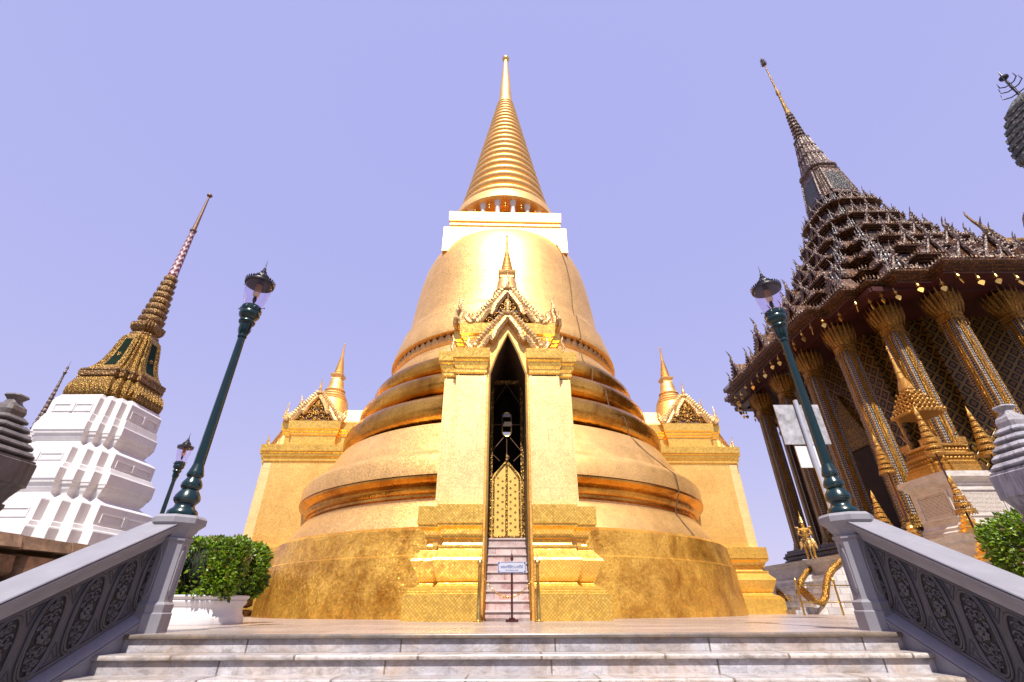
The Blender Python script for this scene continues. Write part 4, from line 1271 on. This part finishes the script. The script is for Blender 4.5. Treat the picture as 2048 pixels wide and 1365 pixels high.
for i, ((h, z), (h2, z2)) in enumerate(zip(T, T[1:])):
    mb = MB()
    k = .62 + .38*h/8.55
    mb.mi = 0
    mb.plan(redent, [(h-.45*k,z-.34*k),(h-.30*k,z-.32*k),(h-.30*k,z-.23*k),(h-.15*k,z-.21*k),(h-.15*k,z-.14*k),(h,z-.10*k),(h,z-.03),(h-.05,z)], True)
    mb.mi = 1
    hw = h2 - .32*k
    mb.plan(redent, [(h-.06,z-.002),(lerp(h,hw,.55),z+.30*(z2-z)),(hw,z+.55*(z2-z)),(hw-.05,z2-.40*k)], True)
    # antefix row under the next eave
    mb.mi = 0
    # beaded edge along the eave
    R_ = redent(h+.01)
    for (xa,ya),(xb,yb) in zip(R_, R_[1:]+R_[:1]):
        l = math.hypot(xb-xa,yb-ya); n = max(1,int(l/(.15*k+.02)))
        for j in range(n):
            t = (j+.5)/n; x, y = lerp(xa,xb,t), lerp(ya,yb,t)
            if x > 0 and y > 0: continue
            s = .05*k
            mb.add([(x-s,y,z),(x,y-s,z),(x+s,y,z),(x,y+s,z),(x,y,z+.24*k)], [(0,1,4),(1,2,4),(2,3,4),(3,0,4)])
    tier = obj('roof_tier', mb, [ROOFE, ROOFB], MO, 0)
    sc = .72 + .098*h
    for face in range(2):
        for u, off in ((0,1.0),(-.40,1.0),(.40,1.0),(-.20,1.0),(.20,1.0),(-.67,.92),(.67,.92)):
            if g0 is None:
                g0 = obj('gablet', gablet_mb(), [NAGA, ROOFE], tier, 40); g = g0
            else:
                g = g0.copy(); COL.objects.link(g); g.parent = tier
            s2 = sc*(1.0 if u == 0 else (.62 if abs(u) == .2 else (.82 if off == 1 else .72)))
            x, y = u*h, -(off*h-.38*k)
            if face == 0: g.location = (x,y,z); g.rotation_euler = (0,0,0)
            else: g.location = (y,-x,z); g.rotation_euler = (0,0,-PI/2)
            g.scale = (s2*.95*random.uniform(.94,1.06),s2,s2*1.08*random.uniform(.92,1.08)); g.rotation_euler.z += random.uniform(-.05,.05); g.rotation_euler.x += random.uniform(-.05,.05)
    for cx, cy in ((-1,-1),(-1,1),(1,-1)):
        for a, b in ((.865,.69),(.69,.865)):
            if p0 is None:
                p0 = obj('prong_finial', prong_mb(), PRONG, tier, 40); g = p0
            else:
                g = p0.copy(); COL.objects.link(g); g.parent = tier
            g.location = (cx*a*h, cy*b*h, z); g.rotation_euler = (0,0,math.atan2(cy,cx)+PI/2)
            g.scale = (sc*.80,sc*.80,sc*.80*random.uniform(.88,1.08)); g.rotation_euler.x = random.uniform(-.07,.07); g.rotation_euler.y = random.uniform(-.07,.07)
# upper spire
spb = lambda h: redent(h,.62,.78,.92,.85)
mb = MB(); bp2 = [(1.36,24.5),(1.34,24.8),(1.26,25.3),(1.18,26.0),(1.08,26.8),(1.0,27.3),(1.06,27.4),(.95,27.55),(.88,27.7),(1.02,27.85),(1.0,28.0),(.85,28.15),(.82,28.4)]
mb.plan(spb, bp2)
for f in range(4):
    mb.M = Matrix.Rotation(f*PI/2,4,'Z')
    for u in (-.62,.62):
        mb.tube([(h*.985,u*h,z) for h,z in bp2[1:6]], .07, 6)
    mb.leaf((1.03,0,26.6), (-.1,0,1), (1,0,.1), .55, .5, .05)
spire_ = obj('spire_bell', mb, SPIREB, MO, 0)
GSC = relief('green_scale_tiles', (.075,.06,.03), (.015,.014,.008), 11, .1, .3, .9, .03, .7)
for f in range(4):
    mb = MB(); mb.M = Matrix.Rotation(f*PI/2,4,'Z')
    for (h0,z0),(h1,z1) in zip(bp2[1:4],bp2[2:5]):
        mb.hexa([(h0-.05,-.5*h0,z0),(h0+.02,-.5*h0,z0),(h0+.02,.5*h0,z0),(h0-.05,.5*h0,z0),(h1-.05,-.5*h1,z1),(h1+.02,-.5*h1,z1),(h1+.02,.5*h1,z1),(h1-.05,.5*h1,z1)])
    obj('green_panel', mb, GSC, spire_, 0)
mb = MB()
zs = [28.3,29.5,30.6,31.7]
for z0, z1, h0, h1 in zip(zs, zs[1:], (.80,.66,.52), (.66,.52,.42)):
    mb.plan(spb, [(h0-.06,z0),(h0,z0+.06),(h1+.0,z1-.12),(h1+.06,z1-.10),(h1+.06,z1-.02),(h1-.05,z1)])
    for f in range(4):
        mb.M = Matrix.Rotation(f*PI/2,4,'Z')
        for u in (-.8,-.45,0,.45,.8):
            o_ = 1 if abs(u) < .6 else .86
            mb.tube([(h0*o_,u*h0,z0+.08),(h1*o_,u*h1,z1-.14)], .06, 5)
    mb.M = Matrix.Identity(4)
obj('ribbed_shaft', mb, SPIREB, spire_, 0)
mb = MB(); n = 8
for i in range(n):
    z = lerp(31.65,35.0,i/n); h = 3.35/n; r = lerp(.42,.21,i/n)
    mb.lathe([(r*.6,z),(r*.95,z+.1*h),(r,z+.4*h),(r*.75,z+.62*h),(r*.6,z+h)], 18)
    for k in range(10):
        a = 2*PI*k/10; mb.ball((r*.97*math.cos(a),r*.97*math.sin(a),z+.3*h), .05, .05, .11, 6, 4)
obj('lotus_rings', mb, SPIREB, spire_, 45)
mb = MB(); mb.lathe([(.20,34.95),(.22,35.05),(.17,35.2),(.10,37.6),(.16,37.7),(.17,37.85),(.13,37.95),(.15,38.1),(.085,38.25),(.04,42.2)], 14); obj('needle', mb, CHG, spire_, 50)
mb = MB()
for z, r in ((42.1,.20),(42.4,.16),(42.7,.11)):
    mb.lathe([(r*.9,z),(r,z+.02),(r*.8,z+.1),(.03,z+.22)], 12)
    for k in range(8):
        a = 2*PI*k/8; mb.leaf((r*math.cos(a),r*math.sin(a),z+.05), (.3*math.cos(a),.3*math.sin(a),1), (math.cos(a),math.sin(a),0), .16, .08, .02)
mb.lathe([(.03,42.9),(.05,43.0),(.0,43.35)], 8)
obj('crowning_umbrella', mb, SPIREB, spire_, 45)
# eave bells with leaf clappers
bell0 = None
R_ = redent(8.2)
cnt = 0
for (xa,ya),(xb,yb) in zip(R_, R_[1:]+R_[:1]):
    l = math.hypot(xb-xa,yb-ya); n = max(1,int(l/.78))
    for j in range(n):
        t = (j+.5)/n; x, y = lerp(xa,xb,t), lerp(ya,yb,t)
        if x > -3 and y > -3: continue
        if bell0 is None:
            mb = MB(); mb.tube([(0,0,0),(0,0,-.16)], .01, 5); mb.lathe([(.03,-.15),(.065,-.19),(.075,-.27),(.095,-.33)][::-1], 10); mb.tube([(0,0,-.30),(0,0,-.47)], .008, 5)
            mb.prism([(0,-.76),(.09,-.64),(.13,-.55),(.09,-.48),(0,-.44),(-.09,-.48),(-.13,-.55),(-.09,-.64)], lambda u,v: (u,-.012,v), lambda u,v: (u,.012,v))
            bell0 = obj('eave_bell', mb, GOLDS, MO, 40); b = bell0
        else:
            b = bell0.copy(); COL.objects.link(b); b.parent = MO
        b.scale = (.85,.85,.85); b.location = (x,y,12.20 - .12*(cnt%2)); b.rotation_euler = (random.uniform(-.1,.1),random.uniform(-.14,.14),random.uniform(-1.2,1.2)); cnt += 1

# ------------------------------------------------------------------ naga stair, guardian, railing
NS = thing('naga_stair', 'white masonry stair with two golden serpent railings beside the pillared hall', 'staircase', (10.9,20.3,0))
naga_lab = []
for i, (yy, x0) in enumerate(((-.45,.50),(2.2,.90))):
    mb = MB()
    P = [(x0+.12,0),(x0+3.2,0),(x0+3.2,1.62),(x0+1.5,1.60),(x0+1.14,1.40),(x0+.86,1.12),(x0+.70,.8),(x0+.56,.5),(x0+.34,.26)]
    mb.prism(P, lambda u,v: (u,yy,v), lambda u,v: (u,yy+.4,v))
    obj('cheek_wall', mb, WMARB, NS, 0)
    mb = MB()
    pts = [(x0-.12,.70),(x0+.05,.42),(x0+.30,.37),(x0+.52,.60),(x0+.66,.95),(x0+.84,1.28),(x0+1.12,1.55),(x0+1.45,1.75),(x0+1.62,1.95),(x0+1.66,2.2)]
    mb.tube([(a,yy+.2,b) for a,b in pts], [.08,.11,.125,.13,.13,.125,.12,.10,.08,.03], 10)
    for s in range(5):
        d = (s-2)*.22
        mb.leaf((x0-.05,yy+.2+d*.35,.45), (-.5-.1*abs(d),d*.9,1), (-.8,0,.2), .75-.12*abs(s-2), .17, .05)
    obj('serpent_railing', mb, GOLDC, NS, 40)
for i in range(7):
    mb = MB(); mb.box(.35+.35*i,3.6,0,3.1,.235*i,.235*(i+1)); obj('step', mb, WMARB, NS, 0)
mb = MB(); mb.box(-.2,.33,-.1,1.2,0,.14); mb.box(0.0,.335,-.1,1.2,.14,.23); obj('landing_block', mb, DMARB, NS, 0)

GS = thing('guardian_statue', 'gilded guardian figure with tall crown leaning on a long staff', 'statue', (13.93,23.6,2.14), R(-28))
me = bpy.data.meshes.new('figure')
sk = [('pel',(0,0,.86),.15),('wa',(0,0,1.02),.125),('ch',(0,-.01,1.22),.165),('ne',(0,-.01,1.40),.065),('he',(0,-.02,1.50),.095),('to',(0,-.01,1.60),.09),('cr1',(0,0,1.68),.06),('cr2',(0,0,1.80),.03),('cr3',(0,0,1.96),.008),
      ('ls',(.20,0,1.33),.075),('le',(.27,-.06,1.08),.055),('lw',(.06,-.24,1.04),.042),('lh',(.0,-.28,1.05),.045),
      ('rs',(-.20,0,1.33),.075),('re',(-.28,-.06,1.08),.055),('rw',(-.06,-.24,.98),.042),('rh',(.0,-.28,.97),.045),
      ('lhp',(.11,0,.80),.125),('lk',(.16,-.05,.47),.088),('la',(.15,0,.10),.055),('lf',(.19,-.16,.05),.05),
      ('rhp',(-.11,0,.80),.125),('rk',(-.15,-.05,.47),.088),('ra',(-.14,0,.10),.055),('rf',(-.18,-.16,.05),.05)]
ix = {k:i for i,(k,_,_) in enumerate(sk)}
ed = [('pel','wa'),('wa','ch'),('ch','ne'),('ne','he'),('he','to'),('to','cr1'),('cr1','cr2'),('cr2','cr3'),('ch','ls'),('ls','le'),('le','lw'),('lw','lh'),('ch','rs'),('rs','re'),('re','rw'),('rw','rh'),('pel','lhp'),('lhp','lk'),('lk','la'),('la','lf'),('pel','rhp'),('rhp','rk'),('rk','ra'),('ra','rf')]
me.from_pydata([p for _,p,_ in sk], [(ix[a],ix[b]) for a,b in ed], [])
fo = bpy.data.objects.new('figure', me); COL.objects.link(fo); fo.parent = GS
me.materials.append(GOLDU)
sm = fo.modifiers.new('skin','SKIN')
if not me.skin_vertices: me.skin_vertices.new() if hasattr(me.skin_vertices,'new') else None
for i,(k,p,r) in enumerate(sk):
    me.skin_vertices[0].data[i].radius = (r,r*.9)
me.skin_vertices[0].data[0].use_root = True
fo.modifiers.new('sub','SUBSURF').render_levels = 2
mb = MB()
mb.lathe([(.10,1.60),(.125,1.62),(.10,1.68),(.08,1.70),(.095,1.73),(.06,1.79),(.07,1.81),(.03,1.9),(.012,2.15)], 14)
obj('crown', mb, GOLDS, GS, 40)
mb = MB(); mb.lathe([(.17,.84),(.20,.88),(.18,.93)], 16); obj('belt', mb, GOLDO, GS, 40)
for s_ in (1,-1):
    mb = MB(); mb.leaf((s_*.17,0,.88), (s_*.4,.1,-1), (0,-1,0), .50, .17, .04); obj('skirt_panel', mb, GOLDO, GS, 40)
    mb = MB(); mb.leaf((s_*.20,0,1.36), (s_*1,0,.5), (0,-1,0), .16, .10, .03); obj('epaulette', mb, GOLDO, GS, 40)
mb = MB(); mb.leaf((0,-.13,.88), (0,-.1,-1), (0,-1,0), .55, .2, .04); obj('apron', mb, GOLDO, GS, 40)
mb = MB(); mb.tube([(.0,-.31,0),(.0,-.30,1.15)], [.035,.02], 8); mb.ball((0,-.30,1.18), .04); obj('staff', mb, GOLDS, GS, 40)
mb = MB(); mb.plan(sq, [(.42,-.94),(.42,-.70),(.34,-.62),(.32,-.30),(.36,-.2),(.42,-.14),(.42,0)]); obj('pedestal', mb, WMARB, GS, 0)

BR = thing('brass_railing', 'thin brass railing with slanting looking posts at the foot of the serpent stair', 'railing', (10.1,17.9,0))
for x in (-.35,.95,2.25):
    mb = MB(); mb.tube([(x,0,0),(x,0,.98)], .032, 10); mb.lathe([(.035,.98),(.05,1.02),(.04,1.06),(.015,1.1),(0,1.14)], 12, (x,0,0)); obj('post', mb, BRASS, BR, 40)
for z in (.38,.88):
    mb = MB(); mb.tube([(-.35,0,z),(2.25,0,z)], .019, 8); obj('rail', mb, BRASS, BR, 40)

# ------------------------------------------------------------------ inscription pedestal, golden shrine, ceremonial umbrellas
IP = thing('inscription_pedestal', 'square cream marble pedestal with framed inscription panels', 'pedestal', (14.12,15.15,2.06))
mb = MB(); mb.plan(sq, [(.98,0),(.98,.1),(.92,.14),(.92,.22),(.84,.27),(.80,.36),(.80,1.40),(.84,1.43),(.84,1.48),(.90,1.56),(.96,1.60),(.98,1.62),(.98,1.78)])
obj('body', mb, MMARB, IP, 0)
for k in range(4):
    mb = MB(); mb.M = Matrix.Rotation(k*PI/2,4,'Z')
    mb.mi = 0
    for a, b, c, d in ((-.62,.62,.50,.56),(-.62,.62,1.24,1.30),(-.62,-.56,.56,1.24),(.56,.62,.56,1.24)): mb.box(a,b,-.835,-.79,c,d)
    fr = obj('panel_frame', mb, MMARB, IP, 0)
    mb = MB(); mb.M = Matrix.Rotation(k*PI/2,4,'Z')
    mb.add([(-.50,-.812,.62),(.50,-.812,.62),(.50,-.812,1.18),(-.50,-.812,1.18),(-.50,-.79,.62),(.50,-.79,.62),(.50,-.79,1.18),(-.50,-.79,1.18)], [(0,1,2,3),(1,5,6,2),(4,0,3,7),(3,2,6,7),(4,5,1,0)], [[(0,0),(1,0),(1,1),(0,1)]]+[None]*4)
    obj('inscription', mb, INSCR, fr, 0)
SH = thing('golden_shrine', 'small golden open pavilion with tiered spired roof standing on the marble pedestal', 'shrine', (14.12,15.15,3.84))
mb = MB(); mb.plan(redent, [(.86,0),(.86,.22),(.80,.25),(.82,.33),(.76,.36),(.70,.42),(.70,.52),(.78,.57),(.78,.64),(.66,.68),(.62,.76),(.62,.84),(.70,.88),(.70,.94),(.64,.97)])
for f in range(4):
    mb.M = Matrix.Rotation(f*PI/2,4,'Z')
    for i in range(9):
        mb.leaf((.70,-.5+.125*i,.40), (.15,0,1), (1,0,0), .16, .11, .02); mb.leaf((.62,-.46+.115*i,.70), (.15,0,1), (1,0,0), .14, .10, .02)
    mb.box(.60,.64,-.6,-.25,.97,1.18); mb.box(.60,.64,.25,.6,.97,1.18)
obj('base', mb, GOLDU, SH, 0)
for s in (1,-1):
    for q in (1,-1):
        mb = MB(); mb.lathe([(.07,.96),(.05,1.05),(.045,1.9),(.07,2.05),(.09,2.15)], 10, (s*.42,q*.42,0)); mb.leaf((s*.4,q*.4,1.2),(s*.2,q*.2,1),(s,q,0),.5,.14,.03); obj('post', mb, GOLDU, SH, 40)
mb = MB(); pr = []
for i in range(5):
    h = lerp(.60,.26,(i/4)**.85); z = 2.10+.19*i
    pr += [(h-.06,z),(h,z+.02),(h,z+.07),(h-.07,z+.14)]
    mb.M = Matrix.Identity(4)
pr += [(.17,3.05),(.20,3.1),(.16,3.3),(.12,3.45),(.09,3.6)]
mb.plan(redent, pr)
for f in range(4):
    mb.M = Matrix.Rotation(f*PI/2,4,'Z')
    for i in range(5):
        h = lerp(.60,.26,(i/4)**.85); z = 2.13+.19*i
        n = 7-i
        for j in range(n):
            t = (j-(n-1)/2)/max(1,(n-1)/2)*.8
            mb.leaf((h*(1 if abs(t)<.6 else .9),t*h,z), (.25,0,1), (1,0,.2), .14, .11, .02)
mb.M = Matrix.Identity(4)
mb.lathe([(.12,3.55),(.09,3.75),(.10,3.8),(.06,4.1),(.05,4.4),(.02,4.75)], 14)
mb.lathe([(.06,4.35),(.075,4.37),(.03,4.47)], 10); mb.lathe([(.02,4.72),(.05,4.76),(.0,4.95)], 8)
obj('roof', mb, GOLDU, SH, 0)
mb = MB(); mb.lathe([(.3,.97),(.28,1.1),(.2,1.15),(.16,1.4),(.10,1.6),(.03,1.8)], 14); obj('relic_urn', mb, GOLDS, SH, 40)

def umbrella(loc, label, h, n, r0, zb):
    t = thing('tiered_umbrella', label, 'umbrella', loc, 0, 'golden tiered umbrellas by the pillared hall')
    mb = MB(); mb.lathe([(.30,0),(.30,.05),(.22,.10),(.25,.14),(.25,.19),(.15,.24),(.18,.29),(.17,.34),(.10,.38),(.13,.43),(.11,.48),(.06,.52),(.09,.56),(.04,.60)], 20); obj('stand', mb, GOLDS, t, 40)
    mb = MB(); mb.lathe([(.026,.55),(.022,zb+.2)], 10); obj('pole', mb, DARKW, t, 40)
    z = zb; hh = (h-zb)*.82/n
    for i in range(n):
        r = lerp(r0, r0*.24, (i/(n-1))**.9)
        mb = MB(); mb.lathe([(.03,z+hh*.12),(r*.93,z+hh*.04),(r*.97,z),(r,z+.015),(r*.985,z+hh*.18),(r*.95,z+hh*.20),(r*.95,z+hh*.46),(r*.97,z+hh*.50),(r*.93,z+hh*.56),(r*.5,z+hh*.62),(.03,z+hh*.66)], 28)
        for k in range(20):
            a = 2*PI*k/20; mb.ball((r*.97*math.cos(a),r*.97*math.sin(a),z-.02), .014, .014, .022, 5, 3)
        obj('tier', mb, GOLDU, t, 40); z += hh
    mb = MB(); mb.lathe([(.05,z-.06),(.06,z),(.03,z+.1),(.0,h)], 12); obj('tip', mb, GOLDS, t, 40)
    return t
umbrella((12.98,13.95,2.06), 'golden tiered umbrella in front of the marble pedestal and golden shrine', 3.85, 7, .26, 2.2)
umbrella((12.12,12.95,1.2), 'golden tiered umbrella on a slanting looking dark red pole low before the marble pedestal', 2.25, 5, .235, 1.2)
umbrella((13.1,16.2,2.06), 'golden tiered umbrella left of the marble pedestal before a gilt column', 3.65, 7, .27, 2.2)
umbrella((12.25,16.2,1.2), 'golden tiered umbrella rising just above the right balustrade handrail', 2.50, 6, .25, 1.3)
umbrella((14.75,14.05,2.06), 'golden tiered umbrella right of the golden shrine, just left of the pale marble post', 3.85, 7, .27, 2.2)
mb = MB(); mb.box(11.9,12.95,12.55,12.62,1.26,1.36); tag(obj('yellow_bar', mb, BRASS, None, 0), 'yellow horizontal bar beside the round hedge below the marble pedestal', 'bar')

BD = thing('board_pole', 'grey pole carrying two blank pale boards behind the right street lamp', 'board', (7.9,12.0,0))
mb = MB(); mb.lathe([(.06,0),(.06,5.25),(.0,5.27)], 16, (.02,0,0)); obj('pole', mb, POLEG, BD, 40)
mb = MB(); mb.box(-.58,.66,.07,.10,4.02,5.15); obj('board', mb, PALEB, BD, 0)
mb = MB(); mb.box(-.34,.46,.075,.105,3.40,3.97); obj('board', mb, plain('white_board', (.60,.59,.61), .5, 0, .05), BD, 0)

# ------------------------------------------------------------------ far things
PR = thing('green_prang', 'dark green tower with bulging tiled top and iron trident at far right', 'tower', (37.3,20.2,0))
mb = MB(); pr = [(1.7,0),(1.7,10),(1.55,10.2),(1.55,18),(1.42,18.2),(1.40,24),(1.45,26.0),(1.6,26.8)]
for i in range(7):
    z = 27.0+.72*i*.92; r = lerp(1.95,1.15,(i/6)**1.8)
    pr += [(r-.1,z+.02),(r,z+.06),(r-.02,z+.42),(r-.12,z+.45)]
pr += [(.9,31.7),(.5,32.3),(.12,32.6)]
gr = lambda h: redent(h,.5,.72,.93,.87)
mb.plan(gr, pr)
obj('tower_body', mb, relief('green_prang_tiles', (.34,.30,.25), (.03,.035,.025), 3.5, .0, .6, 1.0, .06, .85), PR, 0)
for i in range(5):
    mb = MB(); z = 27.25+.66*i; r = lerp(1.9,1.3,(i/4)**1.8)
    for k in range(14):
        a = 2*PI*k/14
        mb.M = Matrix.Translation((r*.98*math.cos(a),r*.98*math.sin(a),z)) @ Matrix.Rotation(a,4,'Z') @ Matrix.Rotation(PI/2,4,'Y')
        mb.lathe([(.24,-.1),(.24,.06),(.15,.09)], 12); 
    obj('niche_band', mb, NAGA, PR, 40)
mb = MB(); mb.lathe([(.09,32.5),(.06,34.6),(.05,34.7)], 10)
for z, l in ((32.9,.75),(33.5,.62),(34.0,.5)):
    for k in range(4):
        a = k*PI/2+.4; c, s = math.cos(a), math.sin(a)
        mb.tube([(0,0,z),(l*.5*c,l*.5*s,z+.02),(l*c,l*s,z+.28),(l*.95*c,l*.95*s,z+.75)], [.05,.045,.04,.02], 6)
mb.lathe([(.04,34.6),(.26,34.75),(.28,34.9),(.1,35.0),(.07,35.2),(.0,35.75)], 12)
obj('trident', mb, BLACKM, PR, 40)

TRF = thing('temple_building', 'tall building whose roof ridge ends in a curved golden horn behind the pillared hall', 'building', (50.5,36.2,0))
mb = MB(); mb.box(1.2,26,-5,5,0,26); obj('wall', mb, WHITE, TRF, 0)
mb = MB()
pr = [(-6.2,26.0),(6.2,26.0),(2.6,29.0),(0,33.0),(-2.6,29.0)]
mb.prism(pr, lambda u,v: (.5,u*-1,v), lambda u,v: (26,u*-1,v))
obj('roof', mb, ROOFB, TRF, 0)
mb = MB()
for s in (1,-1): mb.tube([(.4,0,33.15),(.4,s*2.6,29.15),(.4,s*6.3,26.1),(.2,s*6.8,26.6)], [.28,.28,.3,.1], 6)
mb.tube([(.4,0,33.1),(13,0,33.2),(26,0,33.1)], .3, 8)
obj('bargeboard', mb, CHG, TRF, 40)
mb = MB(); mb.tube([(.6,0,33.0),(.2,0,33.5),(-.25,0,34.3),(-.7,0,35.1),(-1.2,0,35.8),(-1.55,0,36.7),(-1.5,0,37.3)], [.34,.36,.28,.20,.13,.09,.03], 8); obj('horn_finial', mb, CHRING, TRF, 60)

FS = thing('distant_spire', 'thin beaded needle spire far behind the white tower at left edge', 'spire', (-43.3,40,0))
mb = MB(); pr = [(1.6,0),(1.4,9),(1.0,13)]
for i in range(16):
    z = 13+.42*i; r = lerp(.50,.10,(i/15)**.6)
    pr += [(r*.75,z),(r,z+.15),(r*.75,z+.40)]
pr += [(.07,19.8),(.12,20.0),(.16,20.1),(.05,20.3),(.12,20.55),(.03,20.8),(.0,21.4)]
mb.lathe(pr, 14); obj('spire_shaft', mb, SPIREB, FS, 45)
